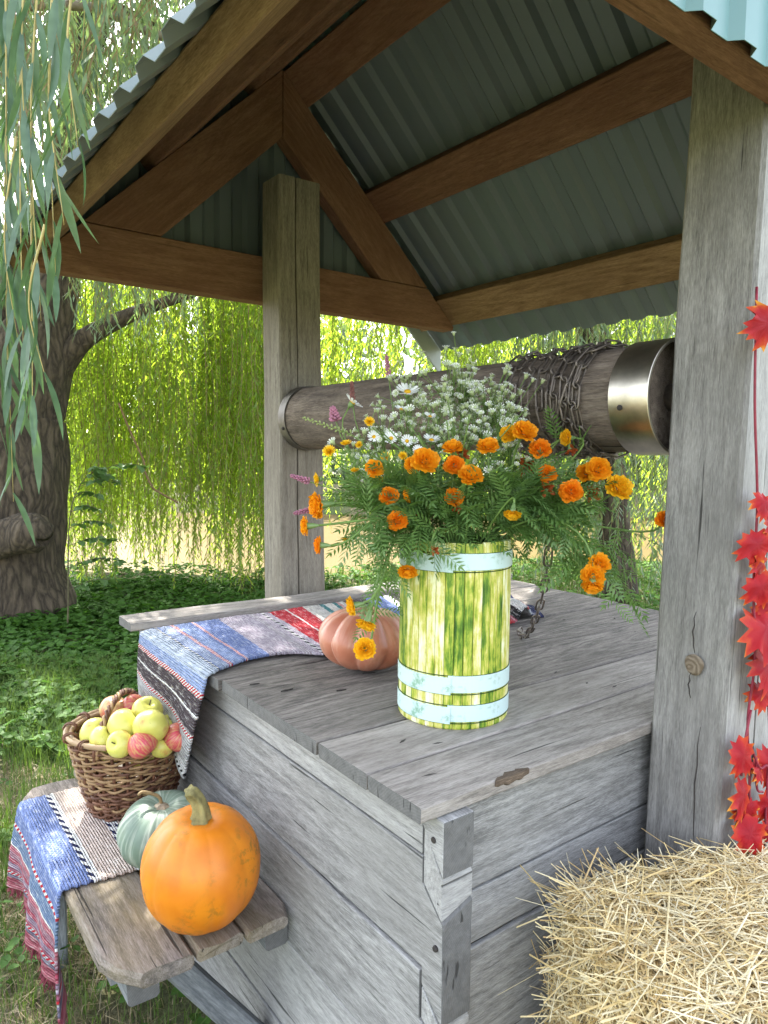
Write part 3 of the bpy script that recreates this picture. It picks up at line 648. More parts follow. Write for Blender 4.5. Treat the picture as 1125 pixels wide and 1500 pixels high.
# corrugated sheets: two to a slope, ribs running down the slope
PITCH, RIB = .115, .017
def profile(a, b):
    out = []; k = math.floor(a / PITCH)
    while k * PITCH < b:
        for f, h in ((0, 0), (.045, 0), (.062, RIB), (.099, RIB)):
            t_ = k * PITCH + f
            if a < t_ < b: out.append((t_, h))
        k += 1
    hh = lambda t_: float(np.interp((t_ / PITCH % 1) * PITCH, (0, .045, .062, .099, .115), (0, 0, RIB, RIB, 0)))
    return [(a, hh(a))] + out + [(b, hh(b))]
def sheet(name, pr, top, bot, nrm, mats, thick=.0014):
    """pr: (t, h) across the ribs; top(t), bot(t): end points of the run; nrm: outward"""
    V, F, fm = [], [], []; n = len(pr); N = Vector(nrm)
    for lay in (0, thick):
        for t_, h in pr:
            a, b = Vector(top(t_)), Vector(bot(t_))
            for u in (0, .5, 1): V.append(a.lerp(b, u) + N * (h + lay + .0015 * math.sin(t_ * 9 + u * 2)))
    m = n * 3
    for i in range(n - 1):
        for k in (0, 1):
            b = i * 3 + k; F += [(b, b + 1, b + 4, b + 3), (m + b, m + b + 3, m + b + 4, m + b + 1)]; fm += [0, 1]
        for k in (0, 2): b = i * 3 + k; F.append((b, b + 3, b + 3 + m, b + m)); fm.append(1)
    for i in (0, n - 1):
        for k in (0, 1): b = i * 3 + k; F.append((b, b + m, b + 1 + m, b + 1)); fm.append(1)
    return wobj(name, V, F, mats, well, (0, 0, 1) if name == 'gable_sheet' else (.72, 0, -.69), fm=fm, up=(0, 1, 0))
for sg in (1, -1):
    n_ = Vector((sg * RS * sn, 0, sn)); xe = RX + sg * (1.05 if sg > 0 else .993)
    for a, b, lift in ((-.42, .775, .0), (.762, 1.955, .0028)):
        f_ = lambda x: (lambda t_, x=x: (x, t_, rl_(x, .0705 + lift)))
        sheet('roof_sheet', profile(a, b), f_(RX + sg * .006), f_(xe), n_, [SHEET_IN, SHEET_ROOF])
prism('ridge_cap', [(RX - .12, rl_(RX - .12, .094)), (RX, rl_(RX, .094)), (RX + .12, rl_(RX + .12, .094)), (RX + .12, rl_(RX + .12, .097)), (RX, rl_(RX, .098)), (RX - .12, rl_(RX - .12, .097))], 1, -.425, 1.96, [SHEET_OUT], well, YL, 0)
TRIM = sheet_mat('pale_trim_metal', (.33, .37, .345), .45)
for sg in (1, -1):
    xe = RX + sg * (1.05 if sg > 0 else .993)
    for y0, y1 in ((1.957, 1.969), (-.436, -.424)):
        prism('barge_trim', [(RX, rl_(RX, .10)), (xe, rl_(xe, .10)), (xe, rl_(xe, -.045)), (RX, rl_(RX, -.045))], 1, y0, y1, [TRIM], well, (sg * .72, 0, -.69), .002)
# gable infill: vertical sheets outside each truss
for y, ny, zb in ((1.768, 1, 2.10), (-.218, -1, 2.117)):
    for a, b in ((-.20, .70), (.685, 1.59)):
        sheet('gable_sheet', profile(a, b), lambda x, y=y: (x, y, max(zb + .004, rl_(x, .064))), lambda x, y=y, zb=zb: (x, y, zb), (0, ny, 0), [SHEET_IN, SHEET_OUT])

# ------------------------------------------------------------------ windlass with its chain
AX, AZ = .700, 1.622
wind = thing('windlass', 'thick round wooden roller between the posts with steel end rings', 'roller', (AX, .77, AZ))
V, F = [], []; NS = 44; ys = np.linspace(.035, 1.528, 26)
for y in ys:
    for j in range(NS):
        a = j * math.tau / NS; r_ = .1145 + .0016 * mnoise.noise(Vector((math.cos(a) * 3, math.sin(a) * 3, y * 2)))
        if j in (5, 17, 23, 36): r_ -= .0035 * (.6 + .4 * math.sin(y * 4 + j))
        V.append((AX + r_ * math.cos(a), y, AZ + r_ * math.sin(a)))
for i in range(len(ys) - 1):
    for j in range(NS): F.append((i * NS + j, i * NS + NS + j, i * NS + NS + (j + 1) % NS, i * NS + (j + 1) % NS))
F += [tuple(range(NS)), tuple(range(len(V) - 1, len(V) - NS - 1, -1))]
drum = wobj('drum', V, F, [W_DRUM], wind, YL)
def ring(y0, y1, r0, r1):
    V, F = [], []; n = 56; cs = [(y0, r0), (y0, r1 - .001), (y0 + .001, r1), (y1 - .001, r1), (y1, r1 - .001), (y1, r0)]
    for y, r_ in cs:
        for j in range(n): a = j * math.tau / n; V.append((AX + r_ * math.cos(a), y, AZ + r_ * math.sin(a)))
    m = len(cs)
    for i in range(m):
        for j in range(n): k = (i + 1) % m; F.append((i * n + j, k * n + j, k * n + (j + 1) % n, i * n + (j + 1) % n))
    return wobj('steel_ring', V, F, [STEEL], wind, YL, True)
r1 = ring(.012, .104, .1155, .1215); r2 = ring(1.486, 1.534, .1155, .1200); r2.data.materials[0] = STEEL_DULL
for o in (r1, r2):
    m_ = o.modifiers.new('edges', 'EDGE_SPLIT'); m_.split_angle = R(40)
V, F = tube_data([(AX, -.06, AZ), (AX, .05, AZ)], .028, 20); wobj('axle', V, F, [CHAIN_M], wind, YL, True)
V, F = tube_data([(AX, 1.51, AZ), (AX, 1.60, AZ)], .028, 20); wobj('axle', V, F, [CHAIN_M], wind, YL, True)
for y, a in ((.075, R(192)), (.53, R(168)), (1.505, R(200))):
    d_ = Vector((math.cos(a), 0, math.sin(a))); p = Vector((AX, y, AZ)) + d_ * .1135
    V, F = tube_data([p, p + d_ * .0105, p + d_ * .0125], [.006, .006, .003], 10); wobj('nail', V, F, [NAIL], drum if .2 < y < 1 else r1, YL)

chain = thing('chain', 'rusty iron chain wound round the wooden roller, its end hanging to the lid', 'chain', (AX, .29, AZ - .12))
def link_mesh():
    P_ = []; h, r_ = .0185, .0092
    for k in range(9): a = -math.pi / 2 + math.pi * k / 8; P_.append((h + r_ * math.cos(a), r_ * math.sin(a), 0))
    for k in range(9): a = math.pi / 2 + math.pi * k / 8; P_.append((-h + r_ * math.cos(a), r_ * math.sin(a), 0))
    n = len(P_); V, F = [], []; ns = 6
    for i, p in enumerate(P_):
        T = (Vector(P_[(i + 1) % n]) - Vector(P_[i - 1])).normalized(); N = T.cross(Vector((0, 0, 1)))
        for j in range(ns): a = j * math.tau / ns; V.append(tuple(Vector(p) + (N * math.cos(a) + Vector((0, 0, 1)) * math.sin(a)) * .0027))
    for i in range(n):
        for j in range(ns): k = (i + 1) % n; F.append((i * ns + j, i * ns + (j + 1) % ns, k * ns + (j + 1) % ns, k * ns + j))
    return mesh('link', V, F, [CHAIN_M], None, True)
LINK = link_mesh()
turns = [.408, .388, .338, .292, .268, .247, .222, .204, .186, .168]
path = []
for k in range(9):
    for q in range(72):
        a = R(60) + math.tau * q / 72; u = q / 72; w_ = u * u * (3 - 2 * u)
        y = turns[k] + (turns[k + 1] - turns[k]) * w_ + .006 * math.sin(k * 2.1 + q * .12)
        path.append(Vector((AX + .1215 * math.cos(a), y, AZ + .1215 * math.sin(a))))
hang = [tuple(path[-1]), (.745, .17, 1.742), (.66, .175, 1.742), (.60, .19, 1.70), (.575, .21, 1.62), (.59, .235, 1.55), (.625, .265, 1.47), (.65, .30, 1.35), (.69, .345, 1.19), (.78, .45, 1.06), (.87, .56, .975), (.915, .63, .956), (.96, .66, .956)]
path += [Vector(p) for p in spline(hang, 24)][6:]
Ls = [0]
for a, b in zip(path, path[1:]): Ls.append(Ls[-1] + (b - a).length)
step = .0455; s_ = 0; i = 0; k = 0
while s_ < Ls[-1] - .01:
    while Ls[i + 1] < s_: i += 1
    u = (s_ - Ls[i]) / max(1e-6, Ls[i + 1] - Ls[i]); p = path[i].lerp(path[i + 1], u); T = (path[min(i + 2, len(path) - 1)] - path[max(0, i - 1)]).normalized()
    rad_ = Vector((p.x - AX, 0, p.z - AZ)); rad_ = rad_.normalized() if rad_.length < .14 else Vector((-.6, -.8, .1))
    up = rad_ if k % 2 == 0 else rad_.cross(T)
    up = (up + rad_ * .35 * (1 if k % 2 else 0)).normalized()
    link('link', LINK, chain, frame(T, up, p)); s_ += step; k += 1
print('links', k)

# ------------------------------------------------------------------ bench
BZ = .52
bench = thing('bench', 'low weathered three plank bench along the left side of the well', 'bench', (-.16, .9, 0))
pl = [(-.340, -.183, .455, 1.372, .030), (-.177, -.078, .452, 1.43, .027), (-.074, .038, .447, 1.43, .026)]
for i, (a, b, y0, y1, th) in enumerate(pl):
    w2 = (b - a) / 2; cx = (a + b) / 2; n = 22; V, F = [], []
    for q in range(n):
        u = q / (n - 1); y = y0 + (y1 - y0) * u; lo = hi = 0
        if i == 0: e = max(0, (y0 + .085 - y) / .085); lo = .052 * e ** 1.5; e2 = max(0, (y - y1 + .05) / .05); lo += .03 * e2
        if i == 2: e = max(0, (y0 + .02 - y) / .02); hi = .018 * e
        yy = lambda x: y + (.0 if q not in (0, n - 1) else (.004 * math.sin(x * 70 + i) + (-.035 * (x + .18) if q == 0 and i == 0 else 0)))
        wv = lambda k: .0014 * mnoise.noise(Vector((y * 9, k * 3.3, i * 7)))
        ch = .007
        for x, z in ((a + lo + ch, BZ), ((a + b) / 2, BZ), (b - hi - ch, BZ), (b - hi, BZ - ch), (b - hi, BZ - th + ch), (b - hi - ch, BZ - th), (a + lo + ch, BZ - th), (a + lo, BZ - th + ch), (a + lo, BZ - ch)):
            V.append((x + wv(1), yy(x), z + wv(x * 20)))
    k = 9
    F = [(q * k + j, q * k + (j + 1) % k, q * k + k + (j + 1) % k, q * k + k + j) for q in range(n - 1) for j in range(k)] + [tuple(range(k - 1, -1, -1)), tuple((n - 1) * k + j for j in range(k))]
    wobj('bench_plank', V, F, [W_BENCH], bench, YL)
timber('rail', (-.268, .500, .459), (-.268, 1.36, .459), .062, .058, [W_ROUGH], bench, jit=.002)
timber('rail', (.009, .475, .463), (.009, 1.40, .463), .054, .056, [W_ROUGH], bench, jit=.002)
for y in (.575, 1.27):
    timber('brace', (-.215, y, .47), (.036, y - .005, .12), .065, .05, [W_ROUGH], bench, (0.8, 0, .6), jit=.002)
    timber('crossbar', (-.29, y + .09, .40), (.038, y + .09, .40), .05, .05, [W_ROUGH], bench, jit=.002)
timber('leg', (-.268, 1.30, .43), (-.268, 1.30, -.05), .06, .06, [W_ROUGH], bench, YL)

# ------------------------------------------------------------------ rag rugs
def rug_mat(name, stops, chains):
    """stripes along u (metres); chains: (u0, u1, c1, c2, twist) two-coloured twisted lines; the weft rows are ribs of about 5 mm"""
    t = NT(name); uv = t.n('TexCoord').outputs['UV']; sx = t.n('SeparateXYZ', {0: uv}); u, v = sx.outputs[0], sx.outputs[1]
    cv = t.n('CombineXYZ', {0: t.math('MULTIPLY', u, 160), 1: t.math('MULTIPLY', v, 45)}).outputs[0]
    ragged = t.noise(cv, 1, 2, .6); u2 = t.math('ADD', u, t.math('MULTIPLY', t.math('SUBTRACT', ragged, .5), .010))
    L = stops[-1][0]; uu = t.math('DIVIDE', u2, L)
    st = sorted([(s / L, c) for s, c in stops[:-1]])
    cols = []
    for a in range(0, len(st), 28):   # a colour ramp holds 32 stops
        cols.append((st[a][0], t.ramp(uu, [(0, st[a][1])] + st[a + 1:a + 28] if a == 0 else [(0, st[a][1])] + st[a:a + 28], 'CONSTANT')))
    col = cols[0][1]
    for a, c in cols[1:]: col = t.mix(t.math('GREATER_THAN', uu, a), col, c)
    fl = t.noise(t.n('CombineXYZ', {0: t.math('MULTIPLY', u, 190), 1: t.math('MULTIPLY', v, 28)}).outputs[0], 1, 3, .6)
    col = t.mix(t.ramp(fl, [(.3, 0.5), (.5, 0.0)]), col, (.05, .05, .06), 'MIX'); col = t.mix(t.ramp(fl, [(.52, 0.0), (.72, .5)]), col, (.82, .82, .82))
    for u0, u1, c1, c2, k in chains:
        m_ = t.math('MULTIPLY', t.math('GREATER_THAN', u2, u0), t.math('LESS_THAN', u2, u1))
        tw = t.math('GREATER_THAN', t.math('SINE', t.math('ADD', t.math('MULTIPLY', v, k), t.math('MULTIPLY', u, k * 1.6))), .0)
        col = t.mix(m_, col, t.mix(tw, c1, c2))
    wv = t.math('MULTIPLY', t.math('SINE', t.math('MULTIPLY', u, 2 * math.pi / .0062)), .5)
    wr = t.math('SINE', t.math('ADD', t.math('MULTIPLY', v, 2 * math.pi / .012), t.math('MULTIPLY', t.math('FLOOR', t.math('MULTIPLY', u, 1 / .0062)), math.pi)))
    h = t.math('ADD', wv, t.math('ADD', t.math('MULTIPLY', wr, .3), t.math('MULTIPLY', fl, .9)))
    return t.P(Base_Color=col, Roughness=.95, Normal=t.bump(h, .9, .004), Specular_IOR_Level=.1)
WHT, CRM, RED, BLU, BL2, NVY, DKB, LIL, GRY, TEA, BLK, PNK, BEI = (.70, .70, .69), (.60, .57, .53), (.48, .03, .045), (.17, .23, .46), (.28, .36, .60), (.025, .03, .08), (.075, .06, .068), (.44, .39, .46), (.46, .47, .48), (.06, .20, .21), (.014, .014, .016), (.46, .15, .19), (.60, .49, .43)

def rug(name, label, P, uv, mat, loc, nu, nv, thick=.006, uvs=None):
    """P: (nu, nv, 3) surface; gets thickness and scalloped edges"""
    V = P.reshape(-1, 3); A = np.gradient(P, axis=0); B = np.gradient(P, axis=1); N = np.cross(A.reshape(-1, 3), B.reshape(-1, 3)); N = unit(N)
    top, bot = V + N * thick * .5, V - N * thick * .5; n = nu * nv; i = np.arange(n).reshape(nu, nv)
    q = np.stack([i[:-1, :-1], i[1:, :-1], i[1:, 1:], i[:-1, 1:]], -1).reshape(-1, 4)
    ed = []
    for a, b in list(zip(i[0, :-1], i[0, 1:])) + list(zip(i[-1, 1:], i[-1, :-1])) + list(zip(i[1:, 0], i[:-1, 0])) + list(zip(i[:-1, -1], i[1:, -1])): ed.append((a, b, b + n, a + n))
    F = np.concatenate([q, q[:, ::-1] + n, np.array(ed)])
    o = link(name, mesh(name, np.concatenate([top, bot]), F, [mat], None, True, np.concatenate([uv, uv])))
    return tag(o, label, 'rug')
# upper rug: hangs down the left side of the well, runs over the lid behind the pumpkin to a rumpled end at right
st = [(0, (.55, .56, .56)), (.035, (.40, .41, .41)), (.06, GRY), (.085, (.45, .45, .45)), (.102, DKB), (.137, WHT), (.145, DKB), (.19, BL2), (.225, (.42, .48, .58)), (.26, BLU), (.272, (.30, .36, .52)), (.30, BLU), (.317, BL2), (.352, BLU), (.415, BLU), (.44, LIL), (.54, (.42, .38, .42)), (.556, LIL),
      (.60, RED), (.655, WHT), (.664, RED), (.715, CRM), (.75, (.55, .52, .5)), (.775, TEA), (.795, CRM), (.82, TEA), (.84, CRM), (.865, DKB), (.95, BLU), (1.02, WHT), (1.05, DKB), (1.12, RED), (1.2, LIL), (1.28, BLU), (1.32, RED), (1.355, PNK), (1.375, BLK), (1.405, WHT), (1.44, (.5, .14, .14)), (1.455, (.55, .58, .62)), (1.48, NVY), (1.52, NVY)]
ch = [(.008, .016, BLK, WHT, 260), (.094, .103, RED, WHT, 420), (.183, .196, RED, WHT, 420), (.262, .270, (.06, .08, .12), WHT, 260), (.306, .317, RED, WHT, 420), (.366, .374, RED, WHT, 500), (.578, .586, BLK, WHT, 160), (.84, .85, RED, CRM, 300)]
RUG1 = rug_mat('rag_rug_striped', st, ch)
nu, nv = 190, 56; Lh = .235
def rug1(u, v):   # u metres from the hanging end, v 0 front .. 1 back
    front = .79 + .05 * math.sin(max(0, u - .25) * 9) * (u < .6) - (.045 * math.exp(-((u - .60) / .05) ** 2)); front -= .06 * min(1, max(0, u - .55) / .6)
    y = front + (1.285 - front) * v
    if u < Lh:     # hanging part: the front corner hangs lowest and gathers inwards
        d_ = (Lh - u) / Lh; drop = d_ * (.19 + .10 * (1 - v) ** 1.2 )
        yy = y + .09 * d_ ** 1.3 * (1 - v) ** 1.6 - .02 * d_ * v
        return (-.012 - .010 * math.sin(d_ * 2.6) - .010 * math.sin(v * 9 + 1) * d_ - .012 * d_, yy, .955 - drop)
    x = u - Lh - .006; z = .958
    if u < Lh + .03: e = 1 - (u - Lh) / .03; z -= .006 * e * e
    z += .0025 * (mnoise.noise(Vector((u * 9, v * 5, 1))) + 1) + .004 * math.exp(-((u - .64) / .05) ** 2) * (1 - v)
    xe = 1.145 + .30 * v; x = -.006 + (x + .006) * (xe + .006) / (1.52 - Lh)
    k = max(0, (u - 1.36) / .16); z += (.045 * math.sin(k * math.pi * 1.05) ** 2 * (1 - .6 * v)) + .012 * k * math.sin(v * 12)
    return (x - .04 * math.sin(k * 3.1) * k, y + .01 * k * math.sin(u * 60), z)
us = np.linspace(0, 1.52, nu); vs_ = np.linspace(0, 1, nv)
P = np.array([[rug1(u, v) for v in vs_] for u in us]); uv = np.array([[(u, v * .5) for v in vs_] for u in us]).reshape(-1, 2)
P[:, 0, 1] += .0025 * np.sin(us * 420); P[:, -1, 1] += .0025 * np.sin(us * 420)
top_rug = rug('rag_rug', 'striped blue, red and lilac rag rug over the lid, hanging down beside the apples', P, uv, RUG1, None, nu, nv)
# lower rug across the bench, its outer end hanging in a point
st2 = [(0, PNK), (.012, (.3, .07, .10)), (.03, (.16, .14, .2)), (.042, (.33, .10, .15)), (.055, (.30, .22, .30)), (.068, (.38, .07, .11)), (.08, (.32, .17, .22)), (.098, PNK), (.112, WHT), (.117, (.15, .22, .36)), (.160, WHT), (.164, BLU), (.275, WHT), (.292, BEI), (.37, WHT), (.392, BEI), (.47, NVY), (.478, BEI), (.60, BEI)]
ch2 = [(.272, .284, NVY, WHT, 170), (.366, .376, NVY, WHT, 150), (.384, .394, NVY, WHT, 170), (.158, .168, RED, WHT, 260), (.468, .482, NVY, WHT, 150), (.04, .048, RED, GRY, 400)]
RUG2 = rug_mat('rag_rug_beige_blue', st2, ch2)
nu2, nv2 = 110, 52; H2 = .21
def rug2(u, v):   # u from the hanging end; v 0 front .. 1 back
    y = .795 + (1.285 - .795) * v + .012 * math.sin(u * 11) * (1 - v)
    if u < H2:
        d_ = (H2 - u) / H2; drop = d_ * (.235 + .055 * (1 - v) ** 3); g_ = d_ ** 1.2
        yy = y + g_ * (.035 * (1 - v) ** 2 + .02 * v)
        if v < .06: drop += d_ ** 3 * .10 * (1 - v / .06)
        return (-.352 - .012 * math.sin(d_ * 2.4) + .014 * math.sin(v * 10 + .6) * d_ + .012 * math.sin(v * 23) * d_ * d_, yy, .522 - drop)
    x = -.349 + (u - H2); z = .5245
    if u < H2 + .02: z -= .004 * (1 - (u - H2) / .02) ** 2
    return (x, y, z + .002 * (mnoise.noise(Vector((u * 12, v * 6, 4))) + 1))
us = np.linspace(0, .56, nu2); vs_ = np.linspace(0, 1, nv2)
P = np.array([[rug2(u, v) for v in vs_] for u in us]); uv = np.array([[(u, v * .5) for v in vs_] for u in us]).reshape(-1, 2)
P[:, 0, 1] += .003 * np.sin(us * 330); P[:, -1, 1] += .003 * np.sin(us * 330)
low_rug = rug('rag_rug', 'beige and blue rag rug lying across the bench under the apple basket', P, uv, RUG2, None, nu2, nv2)
FR1 = plain('rug_fringe_red', (.20, .04, .06), .95, .6, 60)
parts = []
for k in range(150):
    v = (k + rng.uniform()) / 150; p = Vector(rug2(0, v)); l_ = rng.uniform(.012, .035); o_ = Vector((rng.normal(0, .006), rng.normal(0, .006), -l_))
    parts.append(tube_data([p + Vector((0, 0, .004)), p + o_ * .5 + Vector((rng.normal(0, .003), rng.normal(0, .003), 0)), p + o_], [.0022, .0018, .0008], 4))
V, F = join(parts); o = wobj('fringe', V, F, [FR1], low_rug); o['kind'] = 'stuff'

# ------------------------------------------------------------------ pumpkins
def pumpkin_data(rx, rz, ribs, depth, dimple_t, dimple_b, flat=.0, nth=132, nph=46, pw=1.0):
    V, F = [], []
    for i in range(nph + 1):
        ph = math.pi * i / nph; s = math.sin(ph) ** pw; c_ = math.cos(ph)
        for j in range(nth):
            th = j * math.tau / nth; rb = abs(math.cos(th * ribs / 2 + .35 * math.sin(th * 2))) ** .7; rb = 1 - depth * (1 - rb) * (.35 + .65 * min(1, abs(c_) * 1.5 + .35))
            r_ = rx * s * rb * (1 + .02 * math.sin(th + 1) + .012 * math.sin(2 * th))
            z = rz * c_; dt = math.exp(-(s / .32) ** 2)
            z -= (dimple_t if c_ > 0 else -dimple_b) * dt
            V.append((r_ * math.cos(th), r_ * math.sin(th), z))
    for i in range(nph):
        for j in range(nth): F.append((i * nth + j, i * nth + nth + j, i * nth + nth + (j + 1) % nth, i * nth + (j + 1) % nth))
    return V, F
def skin(name, a, b, spots, spotcol, rough, stripes=None, coat=.15):
    t = NT(name); c = t.coord('Object', 0); n = t.noise(c, 9, 4, .55)
    col = t.mix(t.ramp(n, [(.35, 0.0), (.65, 1.0)]), a, b)
    if stripes:
        sx = t.n('SeparateXYZ', {0: c}); th = t.math('ARCTAN2', sx.outputs[1], sx.outputs[0])
        sv = t.n('CombineXYZ', {0: t.math('MULTIPLY', th, stripes[1]), 1: t.math('MULTIPLY', sx.outputs[2], stripes[2])}).outputs[0]
        sn_ = t.noise(sv, 1.0, 4, .6, .4); col = t.mix(t.ramp(sn_, [(.48, 0.0), (.66, stripes[3])]), col, stripes[0])
    sp = t.noise(c, 60, 4, .7); pa = t.noise(c, 7, 3, .6)
    m_ = t.math('MULTIPLY', t.ramp(sp, [(.50, 0.0), (.62, 1.0)]), t.ramp(pa, [(.46, 0.0), (.66, spots)]))
    col = t.mix(m_, col, spotcol)
    return t.P(Base_Color=col, Roughness=rough, Coat_Weight=coat, Coat_Roughness=.3, Normal=t.bump(t.noise(c, 120, 3), .12, .002), Subsurface_Weight=.0)
def stem_data(pts, rad, ridges=5, ns=20):
    P_ = spline(pts, 5); r_ = [float(q[0]) for q in spline([(v, 0, 0) for v in rad], 5)]
    return tube_data(P_, r_, ns, bump=lambda i, a: 1 + .22 * math.cos(ridges * a + i * .06), twist=.02)
STEM_G = plain('pumpkin_stem', (.24, .21, .085), .8, .5, 40, .6)
CORK = plain('corky_scar', (.34, .27, .19), .9, .4, 90, .8)
def pumpkin(label, loc, dat, mat, tilt=(0, 0, 0)):
    o = thing('pumpkin', label, 'pumpkin', loc); o.rotation_euler = (0, 0, 0)
    Mx = Matrix.LocRotScale(Vector(loc), Matrix.Rotation(0, 3, 'Z').to_euler().to_quaternion(), None) @ (Matrix.Rotation(tilt[0], 4, 'X') @ Matrix.Rotation(tilt[1], 4, 'Y') @ Matrix.Rotation(tilt[2], 4, 'Z'))
    b = link('flesh', mesh('flesh', *dat, [mat], None, True), o, Mx); return o, b, Mx
o, b, Mx = pumpkin('smooth bright orange pumpkin with tall green stem at the front of the bench', (-.134, .536, BZ + .1185),
    pumpkin_data(.123, .1215, 11, .032, .020, .008, pw=.92), skin('orange_skin', (.60, .165, .004), (.74, .245, .008), .85, (.22, .12, .015), .45, None, .06), (.06, -.03, .3))
V, F = stem_data([(0, 0, .088), (0, 0, .104), (.001, .002, .125), (-.004, .006, .150), (-.014, .010, .168), (-.018, .010, .174)], [.033, .021, .0155, .0135, .013, .012], 5)
link('stem', mesh('stem', [tuple(v) for v in V], F, [STEM_G], None, True), o, Mx)
o, b, Mx = pumpkin('grey green squash with pale streaks between the orange pumpkin and the basket', (-.123, .790, BZ + .079),
    pumpkin_data(.108, .079, 10, .05, .018, .008), skin('grey_green_skin', (.10, .155, .115), (.18, .245, .185), .3, (.07, .11, .08), .5, ((.46, .52, .44), 7, 6, .8), .03), (.10, -.06, .2))
V, F = stem_data([(0, 0, .056), (0, 0, .064), (.001, 0, .068)], [.019, .017, .009], 7); link('scar', mesh('scar', [tuple(v) for v in V], F, [CORK], None, True), o, Mx)
V, F = tube_data(spline([(0, .005, .064), (-.004, .012, .085), (-.03, .03, .10), (-.045, .03, .10)], 4), [.004] * 12 + [.003], 6); link('vine_end', mesh('vine_end', [tuple(v) for v in V], F, [TWIG], None, True), o, Mx)
o, b, Mx = pumpkin('flat salmon pink ribbed pumpkin on the lid left of the bucket', (.345, .632, .95 + .080),
    pumpkin_data(.124, .080, 9, .17, .024, .010), skin('salmon_skin', (.42, .135, .075), (.56, .225, .14), .35, (.25, .14, .06), .42, ((.66, .42, .32), 3, 6, .5), .15), (.02, .03, .1))
V, F = stem_data([(0, 0, .05), (0, 0, .066), (.004, 0, .078)], [.018, .013, .012], 5); link('stem', mesh('stem', [tuple(v) for v in V], F, [STEM_G], None, True), o, Mx)

# ------------------------------------------------------------------ basket and apples
BK = Vector((-.100, 1.108, BZ + .008))
basket = thing('basket', 'round brown wicker basket with twisted handle, full of apples', 'basket', tuple(BK))
def wick(name, a, b):
    t = NT(name); c = t.coord('Object', 60); n = t.noise(c, 25, 3, .6); k = t.noise(c, 6, 2)
    return t.P(Base_Color=t.mix(t.ramp(t.math('ADD', t.math('MULTIPLY', n, .5), t.math('MULTIPLY', k, .5)), [(.38, 0.0), (.62, 1.0)]), a, b), Roughness=.55, Specular_IOR_Level=.4, Normal=t.bump(n, .2, .002))
WK = [wick('brown_willow', (.085, .032, .018), (.19, .085, .045)), wick('tan_willow', (.22, .125, .055), (.36, .23, .115)), wick('rim_willow', (.30, .19, .10), (.43, .30, .18))]
NST = 26; HB = .220
br_ = lambda z: .101 + .058 * (z / HB) ** .8
rows_ = 30
for i in range(rows_):
    z0 = .006 + i * (HB - .022) / (rows_ - 1); P_ = []; n = NST * 4
    for j in range(n):
        a = j * math.tau / n; wv = .0052 * math.cos(NST / 2 * a + math.pi * (i % 2)); r_ = br_(z0) + wv
        P_.append((BK.x + r_ * math.cos(a), BK.y + r_ * math.sin(a), BK.z + z0 + .0035 * math.sin(a * 3 + i) + .0025 * math.sin(NST / 2 * a + i * 1.57)))
    P_.append(P_[0]); V, F = tube_data(P_, .0035 + .0006 * (i % 3 == 0), 6, False)
    wobj('weaver', V, F, [WK[0] if (i < 12 and i % 5) else WK[1] if i % 4 else WK[0]], basket, (0, 0, 1), True)
P_ = [(0, 0, 0), (.009, 0, HB * .25), (.024, 0, HB * .55), (.052, 0, HB * 1.0)]
V, F = tube_data([(br_(z) - .001, 0, z) for z in np.linspace(0, HB, 9)], .0042, 6); sm_ = mesh('stake', [tuple(v) for v in V], F, [WK[0]], None, True)
for j in range(NST): link('stake', sm_, basket, Matrix.Translation(BK) @ Matrix.Rotation(j * math.tau / NST, 4, 'Z'))
def hoop(r_, z, rr, sq=1.0, n=72): return tube_data([(BK.x + r_ * math.cos(j * math.tau / n), BK.y + r_ * math.sin(j * math.tau / n), BK.z + z + .003 * math.sin(j * math.tau / n * 2)) for j in range(n + 1)], rr, 10, False, sq)
V, F = hoop(.1620, HB, .0085, .8); wobj('rim', V, F, [WK[2]], basket, (0, 0, 1), True)
V, F = hoop(.1510, HB - .002, .0065, .9); wobj('rim', V, F, [WK[2]], basket, (0, 0, 1), True)
for j in range(13):
    a = j * math.tau / 13 + .25; c_ = Vector((BK.x + .1565 * math.cos(a), BK.y + .1565 * math.sin(a), BK.z + HB)); rd = Vector((math.cos(a), math.sin(a), 0)); tg = Vector((-math.sin(a), math.cos(a), 0)); P_ = []
    for q in range(26): w_ = q * math.tau / 12; P_.append(c_ + rd * (.0165 * math.cos(w_)) + Vector((0, 0, .0115 * math.sin(w_))) + tg * ((q - 13) * .0006))
    V, F = tube_data(P_, .0026, 5); wobj('binding', V, F, [WK[0]], basket, (0, 0, 1), True)
V = [(BK.x + .1 * math.cos(j * math.tau / 32), BK.y + .1 * math.sin(j * math.tau / 32), BK.z + z) for z in (0, .008) for j in range(32)]
wobj('base', V, [tuple(range(31, -1, -1)), tuple(range(32, 64))] + [(j, (j + 1) % 32, 32 + (j + 1) % 32, 32 + j) for j in range(32)], [WK[0]], basket)
ha, hb = Vector((-.222, 1.002, BK.z + HB - .03)), Vector((-.020, 1.25, BK.z + HB - .03))
for k in range(3):
    P_ = []
    for q in range(49):
        u = q / 48; base = ha.lerp(hb, u) + Vector((0, 0, .115 * math.sin(math.pi * u) ** .62)); a = u * 44 + k * math.tau / 3
        P_.append(base + Vector((.78, -.62, 0)) * (.0055 * math.cos(a)) + Vector((0, 0, 1)) * (.0055 * math.sin(a)))
    V, F = tube_data(P_, .0043, 7); wobj('handle_strand', V, F, [WK[0] if k else WK[1]], basket, (0, 0, 1), True)
